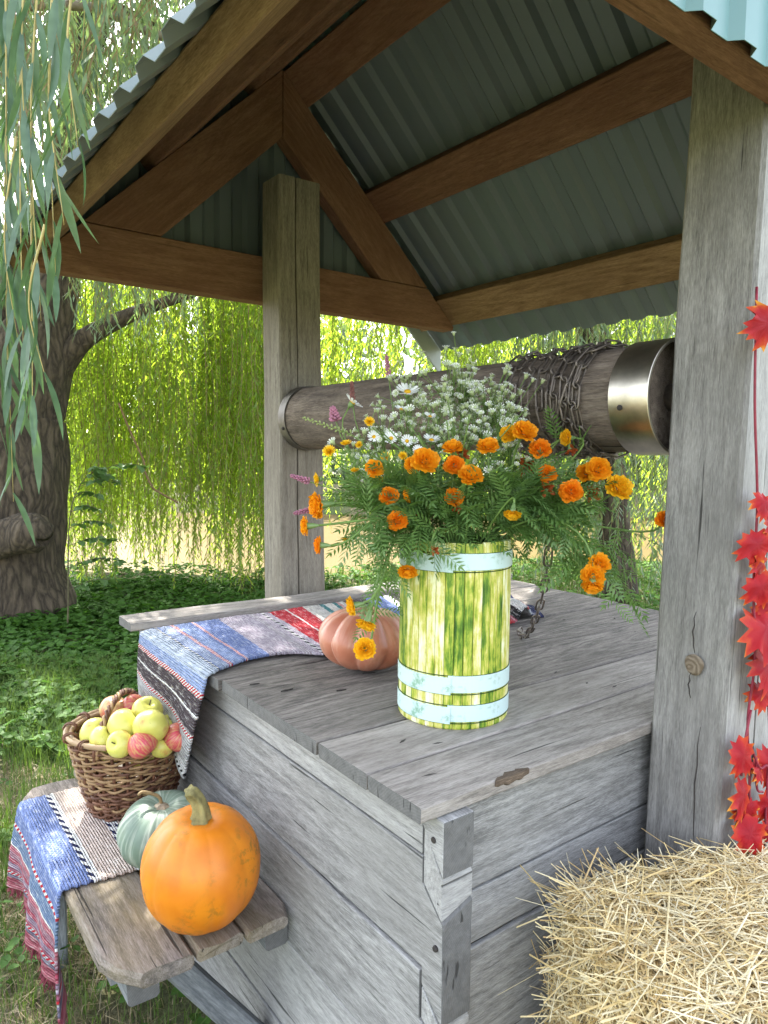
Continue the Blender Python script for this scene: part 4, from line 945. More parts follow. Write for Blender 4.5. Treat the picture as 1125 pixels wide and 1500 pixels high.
def apple_mat(name, a, b, red, amt):
    t = NT(name); c = t.coord('Object', 0); r_ = t.n('VectorMath', {0: c, 1: t.math('MULTIPLY', t.rnd(), 9)}, operation='ADD').outputs[0]
    col = t.mix(t.noise(r_, 2, 3), a, b)
    sx = t.n('SeparateXYZ', {0: c}); th = t.math('ARCTAN2', sx.outputs[1], sx.outputs[0]); sv = t.n('CombineXYZ', {0: t.math('MULTIPLY', th, 6), 1: t.math('MULTIPLY', sx.outputs[2], 1.2), 2: t.rnd()}).outputs[0]
    m_ = t.math('MULTIPLY', t.ramp(t.noise(sv, 1.6, 4, .6), [(.36, .2), (.58, 1.0)]), t.ramp(t.noise(t.n('VectorMath', {0: c, 1: t.n('CombineXYZ', {0: t.rnd()}).outputs[0]}, operation='ADD').outputs[0], 1.1, 1), [(.50 - amt, 0.0), (.66 - amt, 1.0)]))
    col = t.mix(m_, col, red); col = t.mix(t.ramp(t.noise(r_, 8, 2), [(.70, 0.0), (.73, .5)]), col, (.12, .07, .02))
    return t.P(Base_Color=col, Roughness=.38, Coat_Weight=.12)
AP = [apple_mat('yellow_green_apple', (.52, .52, .09), (.66, .62, .16), (.5, .3, .08), -.1), apple_mat('red_apple', (.55, .40, .14), (.6, .34, .14), (.52, .05, .085), .34), apple_mat('blushed_apple', (.56, .42, .16), (.62, .44, .22), (.52, .12, .09), .14)]
def apple_mesh():
    V, F = [], []; n, m = 28, 20
    for i in range(m + 1):
        ph = math.pi * i / m; s, c_ = math.sin(ph), math.cos(ph)
        for j in range(n):
            th = j * math.tau / n; r_ = s * (1 + .03 * math.cos(5 * th) * (1 - c_) * .5); z = .9 * c_ - (.34 if c_ > 0 else -.20) * math.exp(-(s / .26) ** 2)
            V.append((r_ * math.cos(th) * (1 + .06 * c_), r_ * math.sin(th) * (1 + .06 * c_), z))
    for i in range(m):
        for j in range(n): F.append((i * n + j, i * n + n + j, i * n + n + (j + 1) % n, i * n + (j + 1) % n))
    return V, F
am = {}
for k in range(3): am[k] = mesh('flesh', *apple_mesh(), [AP[k]], None, True)
V, F = tube_data(spline([(0, 0, .52), (.01, 0, .68), (.08, .03, .92)], 4), .045, 6); as_ = mesh('stem', [tuple(v) for v in V], F, [STEM_D], None, True)
V, F = join([tube_data([(math.cos(a) * .02, math.sin(a) * .02, -.68), (math.cos(a) * .09, math.sin(a) * .09, -.74), (math.cos(a) * .13, math.sin(a) * .13, -.80)], [.04, .03, .01], 5) for a in np.arange(5) * 1.257]); ac_ = mesh('calyx', [tuple(v) for v in V], F, [STEM_D], None, True)
APPLES = [((-.159, 1.008, .775), .0403, 0, 'yellow green apple with stem hollow turned to the right, biggest in the basket'), ((-.113, .945, .785), .0398, 0, 'yellow green apple with its blossom end showing, right of the middle'), ((-.091, 1.039, .79), .0363, 0, 'yellow green apple topmost at the back under the handle'), ((-.213, 1.08, .745), .0356, 0, 'yellow apple at the left rim of the basket'),
    ((-.14, .932, .75), .0342, 1, 'pinkish red apple at the front rim of the basket'), ((-.184, .963, .75), .0307, 0, 'small yellow apple beside the red one at the front rim'), ((-.047, .932, .745), .0335, 1, 'red striped apple at the right rim of the basket'), ((-.143, 1.156, .77), .0357, 2, 'peach coloured apple behind the handle at the back left'),
    ((-.097, 1.136, .775), .0300, 1, 'bright pink red apple at the very back of the basket'), ((-.206, 1.035, .742), .032, 0, 'yellow apple squeezed behind the handle foot at left'), ((-.039, 1.023, .742), .030, 0, 'small yellow apple peeping out above the red striped one'), ((-.085, .95, .725), .0245, 0, 'small yellow apple deep between the red and the red striped ones'),
    ]
for i, (p, r_, k, lab) in enumerate(APPLES):
    p = (p[0] + .012, p[1] - .006, p[2] + .014)
    r_ = max(r_ * 1.08, .031); a = thing('apple', lab, 'apple', p, 'apples in the basket')
    rot = [(.3, .9, .2), (2.2, -.5, .3), (.5, .1, 1), (1.2, .2, 2), (2.6, .5, .4), (.9, -.9, 1), (.7, .2, 2.2), (.2, .4, .6), (1.0, .3, 2), (.5, .6, 1), (.3, .2, 4), (.4, .3, 5)][i]
    Mx = Matrix.Translation(p) @ Matrix.Rotation(rot[0], 4, 'X') @ Matrix.Rotation(rot[1], 4, 'Y') @ Matrix.Rotation(rot[2], 4, 'Z') @ Matrix.Scale(r_ * 1.04, 4)
    for nm, me in (('flesh', am[k]), ('stem', as_), ('calyx', ac_)): link(nm, me, a, Mx)
# apples lower in the basket that fill it
LOW = ((-.055, 1.06, .70, 'yellow apple half buried behind the red striped one'), (-.155, 1.09, .70, 'yellow apple half buried under the peach coloured one'), (-.10, 1.0, .70, 'yellow apple deep below the two large yellow green ones'), (-.085, 1.18, .705, 'yellow apple low at the back under the bright pink red one'))
for i, (x, y, z, lab) in enumerate(LOW):
    a = thing('apple', lab, 'apple', (x, y, z), 'apples in the basket'); Mx = Matrix.Translation((x, y, z)) @ Matrix.Rotation(i, 4, 'X') @ Matrix.Scale(.036, 4)
    for nm, me in (('flesh', am[0]), ('stem', as_), ('calyx', ac_)): link(nm, me, a, Mx)

# ------------------------------------------------------------------ bucket
BC = Vector((.333, .289, .951)); BR, BH = .1165, .375
bucket = thing('flower_bucket', 'tall yellow green stave bucket with three pale hoops holding the flowers', 'bucket', tuple(BC))
def stave_mat():
    t = NT('printed_green_staves'); c = t.coord('Object', 60)
    a = t.noise(t.vmul(c, (75, 75, 9)), 1, 6, .75); b = t.noise(t.vmul(c, (16, 16, 9)), 1, 5, .65); d_ = t.noise(t.vmul(c, (240, 240, 9)), 1, 3, .6)
    f = t.math('ADD', t.math('ADD', t.math('MULTIPLY', a, .42), t.math('MULTIPLY', b, .50)), t.math('ADD', t.math('MULTIPLY', d_, .16), t.math('MULTIPLY', t.math('SUBTRACT', t.rnd(), .5), .10)))
    col = t.ramp(f, [(.40, (.025, .085, .008)), (.465, (.12, .23, .02)), (.515, (.36, .42, .05)), (.56, (.58, .54, .13)), (.61, (.74, .74, .42)), (.68, (.84, .87, .68))])
    return t.P(Base_Color=col, Roughness=.42, Specular_IOR_Level=.4, Normal=t.bump(a, .15, .002))
STV = stave_mat()
t = NT('printed_pale_hoop'); c = t.coord('Object', 0); a = t.noise(t.vmul(c, (26, 26, 10)), 1, 5, .7); b = t.noise(c, 90, 3, .7)
m_ = t.math('MULTIPLY', t.ramp(a, [(.5, 0.0), (.62, 1.0)]), t.ramp(b, [(.42, 0.0), (.6, .8)]))
HOOP = t.P(Base_Color=t.mix(m_, (.55, .70, .70), (.16, .34, .20)), Roughness=.4)
GAP = plain('dark_green_gap', (.02, .055, .008), .8, .3, 30)
NSV = 38
for j in range(NSV):
    a0, a1 = j * math.tau / NSV, (j + 1) * math.tau / NSV; g_ = .0035 * random.uniform(.6, 1.6); top = BH - random.uniform(0, .0035); V = []
    zs = [0, .003, top * .33, top * .66, top - .004, top]
    for k, z in enumerate(zs):
        o_ = -.0014 if k in (0, len(zs) - 1) else 0
        for a, r_ in ((a0 + g_, BR - .0012 + o_), (a0 + g_ + .018, BR + o_), (a1 - g_ - .018, BR + o_), (a1 - g_, BR - .0012 + o_), (a1 - g_, BR - .008), (a0 + g_, BR - .008)): V.append((BC.x + r_ * math.cos(a), BC.y + r_ * math.sin(a), BC.z + z))
    F = [(k * 6 + q, k * 6 + (q + 1) % 6, k * 6 + 6 + (q + 1) % 6, k * 6 + 6 + q) for k in range(len(zs) - 1) for q in range(6)] + [(5, 4, 3, 2, 1, 0), tuple(range(30, 36))]
    V = [Vector(v) - BC for v in V]
    link('stave', mesh('stave', [tuple(v) for v in V], F, [STV]), bucket, Matrix.Translation(BC))
V, F = [], []
for z, r_ in ((.004, BR - .0075), (BH - .012, BR - .0075), (BH - .012, BR - .011), (.006, BR - .011)):
    for j in range(48): V.append((BC.x + r_ * math.cos(j * math.tau / 48), BC.y + r_ * math.sin(j * math.tau / 48), BC.z + z))
for k in range(3):
    for j in range(48): F.append((k * 48 + j, k * 48 + (j + 1) % 48, k * 48 + 48 + (j + 1) % 48, k * 48 + 48 + j))
F.append(tuple(range(48))); wobj('liner', V, F, [GAP], bucket, (0, 0, 1), True)
for z0, z1, ph in ((.318, .352, 0), (.073, .108, .0), (.014, .048, .0)):
    V, F = [], []; n = 90; aS = R(222.5)
    for k in range(n + 1):
        a = aS + (math.tau + .05) * k / n; ov = .0016 if k > n - 2 else 0; lift = .0022 * (k / n - .5) * 2
        for z, r_ in ((z0, BR - .004), (z0, BR + .0008), (z0 + .001, BR + .0020), (z1 - .001, BR + .0020), (z1, BR + .0008), (z1, BR - .004)): V.append((BC.x + (r_ + ov * (r_ > BR)) * math.cos(a), BC.y + (r_ + ov * (r_ > BR)) * math.sin(a), BC.z + z - lift))
    F = [(k * 6 + q, k * 6 + 6 + q, k * 6 + 7 + q, k * 6 + 1 + q) for k in range(n) for q in range(5)]
    wobj('hoop', [Vector(v) for v in V], F, [HOOP], bucket, (0, 0, 1))
    for zz in (z0, z1):   # dark line along the hoop edge
        V, F = tube_data([(BC.x + (BR + .0006) * math.cos(q * math.tau / 72), BC.y + (BR + .0006) * math.sin(q * math.tau / 72), BC.z + zz + (-.0012 if zz == z0 else .0012)) for q in range(73)], .0011, 5, False); wobj('hoop_edge', V, F, [GAP], bucket, (0, 0, 1), True)

# ------------------------------------------------------------------ the bouquet: every flower is a thing of its own
MG = [leafmat('marigold_' + n_, a_, b_, c_, .42, 60, .6, .02) for n_, a_, b_, c_ in (('orange', (.93, .36, .005), (.98, .48, .012), (.98, .46, .01)), ('deep_orange', (.92, .27, .004), (.97, .37, .008), (.98, .36, .01)), ('yellow_orange', (.94, .50, .008), (.98, .62, .02), (.98, .6, .02)), ('withered', (.34, .05, .012), (.60, .15, .03), (.6, .15, .03)))]
CALYX = leafmat('green_calyx', (.13, .23, .06), (.22, .34, .12), (.2, .4, .08), .2, 30)
STEM_M = plain('flower_stem', (.13, .22, .05), .5, .3, 50)
LEAF_M = leafmat('marigold_leaves', (.075, .165, .035), (.17, .29, .085), (.22, .42, .07), .35, 9, .5, .04)
def petal(base, d, nrm, L, W, V, F, wavy=.25):
    s = d.cross(nrm).normalized(); o = len(V); ph = random.uniform(0, 6)
    for u, w in ((0, .25), (.45, .8), (.8, 1.0), (1.0, .72)):
        for k in (-1, -.35, .35, 1):
            V.append(tuple(base + d * (L * (u + (.06 * math.sin(k * 7 + ph) if u == 1 else 0))) + s * (k * w * W / 2) + nrm * (L * (.18 * u * u - .0 + wavy * .35 * math.sin(k * 4.2 + ph) * u))))
    for i in range(3):
        for k in range(3): F.append((o + i * 4 + k, o + i * 4 + k + 1, o + i * 4 + 5 + k, o + i * 4 + 4 + k))
def bloom(kind):
    V, F = [], []; Z = Vector((0, 0, 1))
    if kind < 3:     # full ruffled ball, unit diameter
        for ring_, (n, el, L, r0) in enumerate(((13, 4, .40, .10), (13, 22, .38, .12), (11, 40, .34, .12), (9, 58, .28, .10), (6, 76, .22, .06))):
            for j in range(n):
                a = j * math.tau / n + ring_ * .5 + random.uniform(-.15, .15); e = R(el + random.uniform(-9, 9)); h = Vector((math.cos(a), math.sin(a), 0))
                d = h * math.cos(e) + Z * math.sin(e); nn = Z * math.cos(e) - h * math.sin(e)
                petal(h * r0 + Z * (.03 * ring_), d, nn, L * random.uniform(.85, 1.1), .30, V, F, .3)
    elif kind == 3:  # withered: few drooping petals
        for j in range(22):
            a = random.uniform(0, 6.28); e = R(random.uniform(-35, 70)); h = Vector((math.cos(a), math.sin(a), 0)); d = h * math.cos(e) + Z * math.sin(e); petal(h * .06, d, Z * math.cos(e) - h * math.sin(e), random.uniform(.25, .45), random.uniform(.08, .2), V, F, .6)
    return mesh('bloom', V, F, [MG[0]], None, True)
BLOOMS = [bloom(0), bloom(1), bloom(2), bloom(3)]
V, F = tube_data([(0, 0, -.62), (0, 0, -.52), (0, 0, -.30), (0, 0, -.08), (0, 0, .03)], [.045, .07, .14, .17, .19], 12); CALM = mesh('calyx', [tuple(v) for v in V], F, [CALYX], None, True)
def flower_stem(p, d, parent, r_=.0022, drop=0.0, mat=None):
    """from inside the bucket mouth, over the rim if need be, to the flower at p arriving along d"""
    mouth = BC + Vector((0, 0, BH)); o_ = Vector((p.x - BC.x, p.y - BC.y, 0)); rr = min(o_.length, .075)
    m = mouth + (o_.normalized() * rr if o_.length > 1e-4 else Vector()) + Vector((0, 0, .0)); b = BC + Vector((o_.x * .1, o_.y * .1, BH * .55))
    P0, P3 = m, p - d * .0; ln = (P3 - P0).length
    c1 = m + (Vector((0, 0, 1)) * .6 + (o_.normalized() if o_.length > 1e-4 else Vector()) * .4) * ln * .45; c2 = P3 - d * ln * .33
    if p.z < mouth.z + .02: c1 = m + Vector((o_.x * .5, o_.y * .5, .06 + ln * .2))
    pts = [b] + [P0 * (1 - u) ** 3 + c1 * 3 * u * (1 - u) ** 2 + c2 * 3 * u * u * (1 - u) + P3 * u ** 3 for u in np.linspace(0, 1, 11)]
    V, F = tube_data(pts, r_, 6); return wobj('stem', V, F, [mat or STEM_M], parent, (0, 0, 1), True), pts
VIEW = {'f': (-cd * .85 + Vector((0, 0, .35))), 'u': (Vector((0, 0, .9)) - cd * .5), 's': (-cr * .95 - cd * .1 + Vector((0, 0, -.05))), 'd': (Vector((0, 0, -.9)) - cd * .45)}
MARIGOLDS = [
    ((0.445, 0.204, 1.551), 0.0483, 0, 'f', 'round orange marigold standing topmost in the bouquet in front of the wooden roller'),
    ((0.374, 0.242, 1.520), 0.0423, 0, 'u', 'ruffled orange marigold just left of the topmost round bloom'),
    ((0.315, 0.286, 1.516), 0.0395, 0, 'u', 'orange marigold above the brownish wilted bloom in the middle of the bouquet'),
    ((0.309, 0.274, 1.478), 0.0392, 1, 'f', 'deep orange marigold just under the brownish wilted bloom'),
    ((0.341, 0.289, 1.499), 0.0343, 3, 'f', 'brownish red wilted marigold between two orange blooms in the middle'),
    ((0.315, 0.229, 1.460), 0.0466, 0, 'f', 'large round orange marigold facing forward in the middle of the bouquet'),
    ((0.250, 0.293, 1.488), 0.0525, 0, 'f', 'largest ruffled orange marigold left of the middle of the bouquet'),
    ((0.236, 0.315, 1.477), 0.0334, 0, 'f', 'orange marigold half hidden behind the largest ruffled bloom'),
    ((0.184, 0.378, 1.468), 0.0367, 0, 'f', 'tall narrow orange marigold below the yellow hawkweed flowers'),
    ((0.301, 0.259, 1.412), 0.0376, 1, 'f', 'deep orange marigold above a drooping red bloom near the bucket axis'),
    ((0.302, 0.257, 1.386), 0.0250, 3, 'd', 'small drooping dark red marigold under a deep orange one'),
    ((0.193, 0.311, 1.365), 0.0384, 1, 'f', 'orange marigold lowest in the left half above the bucket rim'),
    ((0.200, 0.348, 1.412), 0.0364, 1, 'f', 'left one of two touching orange marigolds left of the bucket'),
    ((0.233, 0.336, 1.411), 0.0282, 0, 's', 'right one of two touching orange marigolds, turned sideways'),
    ((0.280, 0.348, 1.386), 0.0406, 3, 'f', 'faded orange marigold sunk in the leaves above the left rim'),
    ((0.069, 0.431, 1.389), 0.0501, 0, 's', 'big orange marigold turned away, at the left edge by the far post'),
    ((0.035, 0.415, 1.350), 0.0354, 0, 's', 'small orange marigold in profile, leftmost of the bouquet'),
    ((0.055, 0.396, 1.313), 0.0327, 1, 's', 'small orange marigold in profile below the leftmost one'),
    ((0.363, 0.160, 1.377), 0.0325, 2, 'd', 'yellow orange marigold hanging head down over the right rim'),
    ((0.508, 0.132, 1.427), 0.0451, 1, 'f', 'round deep orange marigold below the hanging chain'),
    ((0.589, 0.125, 1.472), 0.0493, 0, 'f', 'round orange marigold beside the bottom of the roller at right'),
    ((0.607, 0.083, 1.437), 0.0543, 2, 'f', 'large yellowish orange marigold nearest the near post on the upper right'),
    ((0.593, 0.159, 1.465), 0.0414, 0, 'f', 'orange marigold behind the round bloom at the bottom of the roller'),
    ((0.590, 0.144, 1.418), 0.0382, 3, 'f', 'russet withered marigold between the round and the yellowish orange blooms'),
    ((0.699, 0.032, 1.367), 0.0391, 1, 'f', 'lone orange marigold reaching out to the grey post at right'),
    ((0.517, 0.060, 1.284), 0.0412, 0, 'f', 'uppermost of three orange marigolds drooping at right below the bouquet'),
    ((0.495, 0.061, 1.261), 0.0436, 0, 'f', 'middle one of three orange marigolds drooping at right'),
    ((0.484, 0.054, 1.236), 0.0379, 0, 'd', 'lowest of three orange marigolds drooping at right above the lid'),
    ((0.484, 0.196, 1.515), 0.0432, 1, 'f', 'ruffled orange marigold right of the topmost bloom against the roller'),
    ((0.494, 0.183, 1.462), 0.0374, 1, 'f', 'orange marigold in a cluster right of the middle above a withered one'),
    ((0.482, 0.176, 1.428), 0.0343, 3, 'f', 'reddish withered marigold right of the middle among the leaves'),
    ((0.548, 0.188, 1.536), 0.0323, 2, 's', 'small yellow orange marigold in front of the chain'),
    ((0.550, 0.171, 1.508), 0.0292, 3, 'd', 'small dark red marigold under the chain'),
    ((0.487, 0.240, 1.472), 0.0503, 3, 'f', 'faded reddish orange marigold blurred among leaves right of the middle'),
    ((0.438, 0.246, 1.544), 0.0348, 2, 'f', 'small yellow orange marigold touching the topmost round bloom'),
    ((0.192, 0.275, 1.261), 0.0352, 0, 'd', 'orange marigold hanging flat over the top hoop of the bucket at left'),
    ((0.108, 0.356, 1.190), 0.0357, 2, 's', 'uppermost of three yellow orange marigolds hanging over the salmon pumpkin'),
    ((0.144, 0.349, 1.145), 0.0390, 2, 'd', 'middle one of three yellow orange marigolds hanging over the salmon pumpkin'),
    ((0.152, 0.363, 1.095), 0.0423, 2, 'f', 'lowest of three yellow orange marigolds hanging before the salmon pumpkin'),
    ((0.223, 0.232, 1.310), 0.0213, 3, 'f', 'tiny rusty marigold poking out at the bucket rim'),
]
HAWKWEEDS = [
    ((0.202, 0.425, 1.563), 0.0232, 'yellow hawkweed flower highest in the left half'),
    ((0.110, 0.437, 1.499), 0.0282, 'fully open yellow hawkweed flower at far left'),
    ((0.150, 0.434, 1.515), 0.0257, 'yellow hawkweed flower right of the fully open one'),
    ((0.208, 0.375, 1.489), 0.0227, 'yellow hawkweed flower beside the tall narrow marigold'),
    ((0.085, 0.437, 1.443), 0.0308, 'yellow flower with green bud in front, above the left marigold'),
    ((0.113, 0.379, 1.326), 0.0193, 'small yellow flower nodding at the lower left'),
    ((0.183, 0.434, 1.514), 0.0174, 'small golden flower in the pale buds at left'),
    ((0.203, 0.386, 1.437), 0.0257, 'golden yellow flower behind leaves left of the middle'),
    ((0.231, 0.345, 1.492), 0.0197, 'small yellow flower between daisies and the largest marigold'),
    ((0.151, 0.402, 1.460), 0.0197, 'small yellow flower in the leaves at left of the tall narrow marigold'),
]
DAISIES = [
    ((0.308, 0.429, 1.633), 0.0482, 'tall white daisy in profile in front of the roller'),
    ((0.198, 0.483, 1.606), 0.0417, 'white daisy facing right beside the pink flower'),
    ((0.238, 0.395, 1.529), 0.0290, 'white daisy with yellow eye among the pale buds'),
    ((0.271, 0.382, 1.524), 0.0263, 'white daisy right of the one with the yellow eye'),
    ((0.326, 0.366, 1.527), 0.0355, 'white daisy standing sideways left of the orange blooms'),
    ((0.326, 0.372, 1.578), 0.0266, 'half open white daisy under the fleabane sprays'),
    ((0.283, 0.418, 1.593), 0.0298, 'half open daisy just under the tall profile daisy'),
    ((0.209, 0.417, 1.532), 0.0261, 'small daisy left of the one with the yellow eye'),
    ((0.338, 0.318, 1.512), 0.0261, 'small daisy among the middle orange blooms'),
    ((0.263, 0.336, 1.504), 0.0227, 'small daisy directly above the largest ruffled marigold'),
]
SPRAYS = [
    ((0.393, 0.394, 1.669), 'white fleabane spray tallest at left, in front of the roller'),
    ((0.450, 0.377, 1.672), 'widest white fleabane spray under the roof corner'),
    ((0.461, 0.326, 1.627), 'dense white fleabane spray in front of the chain'),
    ((0.465, 0.294, 1.596), 'greenish white fleabane spray next to the topmost marigold'),
    ((0.352, 0.379, 1.597), 'loose white fleabane spray below the tall daisy'),
    ((0.422, 0.313, 1.580), 'white fleabane spray low in the middle'),
    ((0.260, 0.457, 1.563), 'sparse white fleabane spray left of the tall daisy'),
    ((0.309, 0.421, 1.567), 'white fleabane spray with many buds left of the middle'),
    ((0.431, 0.248, 1.509), 'small white fleabane spray between the upper marigolds'),
    ((0.363, 0.329, 1.555), 'white fleabane spray behind the central marigolds'),
    ((0.193, 0.451, 1.502), 'sparse white fleabane spray at the left over the yellow flowers'),
    ((0.338, 0.459, 1.658), 'white fleabane spray rising behind the tall profile daisy'),
    ((0.436, 0.383, 1.637), 'white fleabane spray between the tallest and the dense one'),
]
SPIKES = [
    ((0.163, 0.508, 1.594), 'bright pink flower spike in front of the roller ring'),
    ((0.298, 0.495, 1.716), 'tallest pink spike rising above the roller'),
    ((0.091, 0.509, 1.570), 'long green grass ear arching left over the ring'),
    ((0.041, 0.471, 1.449), 'thin pink spike leaning far left'),
    ((0.221, 0.521, 1.654), 'dark reddish seed spike in front of the roller'),
    ((0.028, 0.435, 1.375), 'thin pink spike drooping at lower left'),
]
anchors = []
for i, (p, sz, tone, view, lab) in enumerate(MARIGOLDS):
    p = Vector(p); p = p - (p - CAM).normalized() * .055; d = (VIEW[view] + Vector((random.uniform(-.3, .3), random.uniform(-.3, .3), random.uniform(-.15, .15)))).normalized(); sz *= 1.10
    m = thing('marigold', lab, 'marigold', tuple(p), 'marigolds in the bucket bouquet')
    q = d.to_track_quat('Z', 'Y').to_matrix().to_4x4(); fl = 1.0 if view != 's' else .9
    c_ = p - d * sz * (.22 if tone != 3 else .1)
    o = link('bloom', BLOOMS[3 if tone == 3 else i % 3], m, Matrix.Translation(c_) @ q @ Matrix.Diagonal((sz, sz, sz * fl, 1)))
    o.material_slots[0].link = 'OBJECT'; o.material_slots[0].material = MG[tone]
    ca = sz * (1.0 if view in 'sd' else .8); link('calyx', CALM, m, Matrix.Translation(c_) @ q @ Matrix.Diagonal((ca * .95, ca * .95, ca, 1)))
    st_, pts = flower_stem(c_ - d * ca * .55, d, m, .0024); anchors.append(pts)
# flat composite flowers: hawkweed (yellow) and daisies (white rays, yellow eye)
YEL = plain('hawkweed_yellow', (.88, .52, .01), .5, .2, 60); WHP = plain('daisy_white', (.78, .80, .78), .5, .06, 40); EYE = plain('daisy_eye', (.75, .42, .01), .7, .3, 300, .5)
def rays(n, r0, W, mat, rows_=1, dish=.1):
    V, F = [], []; Z = Vector((0, 0, 1))
    for k in range(rows_):
        for j in range(n):
            a = j * math.tau / n + k * .4 + random.uniform(-.06, .06); h = Vector((math.cos(a), math.sin(a), 0)); e = R(dish * 60 + 24 * k + random.uniform(-8, 8)); petal(h * r0, h * math.cos(e) + Z * math.sin(e), Z * math.cos(e) - h * math.sin(e), .42 * (1 - .2 * k), W, V, F, .12)
    return mesh('petals', V, F, [mat], None, True)
HK, DS = rays(17, .05, .11, YEL, 3, .25), rays(15, .09, .13, WHP, 1, .18)
V, F = tube_data([(0, 0, -.03), (0, 0, .05), (0, 0, .09)], [.15, .14, .07], 14); EYM = mesh('eye', [tuple(v) for v in V], F, [EYE], None, True)
V, F = tube_data([(0, 0, -.30), (0, 0, -.18), (0, 0, -.02)], [.05, .13, .17], 10); CL2 = mesh('calyx', [tuple(v) for v in V], F, [CALYX], None, True)
for L, nm, cat, gr, me, vw in ((HAWKWEEDS, 'hawkweed', 'yellow flower', 'yellow flowers in the bouquet', HK, ('f', 'f', 'u', 'f', 's', 'd', 'f', 'f', 'f', 'u')), (DAISIES, 'daisy', 'daisy', 'daisies in the bouquet', DS, ('u', 'r', 'f', 'f', 'u', 'u', 'u', 'f', 'u', 'f'))):
    VIEW['r'] = cr * .7 + Vector((0, 0, .6))
    for i, (p, sz, lab) in enumerate(L):
        p = Vector(p); d = (VIEW[vw[i]] + Vector((random.uniform(-.2, .2), random.uniform(-.2, .2), 0))).normalized(); m = thing(nm, lab, cat, tuple(p), gr); q = d.to_track_quat('Z', 'Y').to_matrix().to_4x4(); sz *= 1.1
        link('petals', me, m, Matrix.Translation(p) @ q @ Matrix.Scale(sz, 4)); link('calyx', CL2, m, Matrix.Translation(p) @ q @ Matrix.Scale(sz, 4))
        if nm == 'daisy': link('eye', EYM, m, Matrix.Translation(p) @ q @ Matrix.Scale(sz, 4))
        flower_stem(p - d * sz * .28, d, m, .0015)
# fleabane sprays: branching stems with many little white heads
WH2 = plain('fleabane_white', (.72, .75, .66), .6, .12, 80); 
def head(o, d, r_, V, F, V2, F2):
    q = d.to_track_quat('Z', 'Y'); k = len(V)
    for j in range(9):
        a = j * math.tau / 9; V += [tuple(o + q @ Vector((math.cos(a + s_) * r_ * w, math.sin(a + s_) * r_ * w, z * r_))) for s_, w, z in ((-.25, .35, 0), (-.2, 1, .35), (.2, 1, .35), (.25, .35, 0))]; F.append((k + 4 * j, k + 4 * j + 1, k + 4 * j + 2, k + 4 * j + 3))
    v, f = tube_data([o - d * r_ * .9, o - d * r_ * .3, o + d * r_ * .15, o + d * r_ * .35], [r_ * .2, r_ * .5, r_ * .5, r_ * .2], 6); b = len(V2); V2 += [tuple(x) for x in v]; F2 += [tuple(i + b for i in q_) for q_ in f]
PALE = plain('pale_green_buds', (.40, .48, .25), .6, .25, 60)
for i, (p, lab) in enumerate(SPRAYS):
    p = Vector(p); m = thing('fleabane_spray', lab, 'white flower', tuple(p), 'white fleabane sprays in the bouquet'); up = (Vector((random.uniform(-.2, .2), random.uniform(-.2, .2), 1))).normalized()
    base = p - up * .085; st_, pts = flower_stem(base, up, m, .0016); HV, HF, BV, BF, TV = [], [], [], [], []
    nb = 60 if i in (1, 2, 3) else 42
    for k in range(nb):
        o0 = base + up * random.uniform(-.03, .07); e = p + Vector((random.gauss(0, .032), random.gauss(0, .030), random.gauss(-.016, .036)))
        d = ((e - o0).normalized() + Vector((0, 0, .3)) - cd * .25).normalized(); TV.append(tube_data([o0, o0.lerp(e, .5) + Vector((0, 0, .006)), e], .0007, 4)); head(e, d, random.uniform(.006, .0105), HV, HF, BV, BF)
    V, F = join(TV); wobj('branchlets', V, F, [STEM_M], m, (0, 0, 1)); o = wobj('blossoms', HV, HF, [WH2], m, (0, 0, 1)); o['kind'] = 'stuff'; o = wobj('buds', BV, BF, [PALE], m, (0, 0, 1), True); o['kind'] = 'stuff'
# spikes: pink loosestrife, grass ear, seed heads
PKM = [plain('pink_florets', (.40, .17, .25), .6, .3, 90), plain('grass_ear_green', (.28, .34, .13), .7, .3, 90), plain('pale_seed_heads', (.30, .25, .20), .8, .2, 90), plain('reddish_seeds', (.22, .09, .08), .8, .4, 90)]
for i, (p, lab) in enumerate(SPIKES):
    p = Vector(p); mt = PKM[(0, 0, 1, 0, 3, 0)[i]]; m = thing('flower_spike', lab, 'flower spike', tuple(p), 'spikes and seed heads in the bouquet')
    d = (Vector((0, 0, .8)) - cr * (.2, .15, .9, .9, .1, .9)[i] * 1.0 + Vector((0, 0, (0, .4, -.5, -.5, .6, -1.0)[i]))).normalized(); ln = (.030, .05, .085, .04, .05, .045)[i]
    flower_stem(p - d * ln, d, m, .0013); PV = []
    for k in range(34 if i not in (9,) else 9):
        u = (k + .5) / (34 if i != 9 else 9); a = k * 2.4; s_ = d.orthogonal().normalized(); b_ = d.cross(s_); w_ = s_ * math.cos(a) + b_ * math.sin(a); wid = (.011 if i in (0,) else .0065) * (1 - .6 * u) if i != 9 else .02
        o0 = p + d * (u - 1) * ln * (1 if i != 2 else 1.3); e = o0 + w_ * wid + d * .003; r_ = .0036 if i == 0 else (.0030) if i == 9 else .0024
        PV.append(tube_data([o0, e - (e - o0) * (.4 if i != 9 else .15), e, e + (e - o0) * (.4 if i != 9 else .12)], [.0006, r_ * .8, r_, r_ * .35], 6))
    V, F = join(PV); wobj('florets', V, F, [mt], m, (0, 0, 1), True)
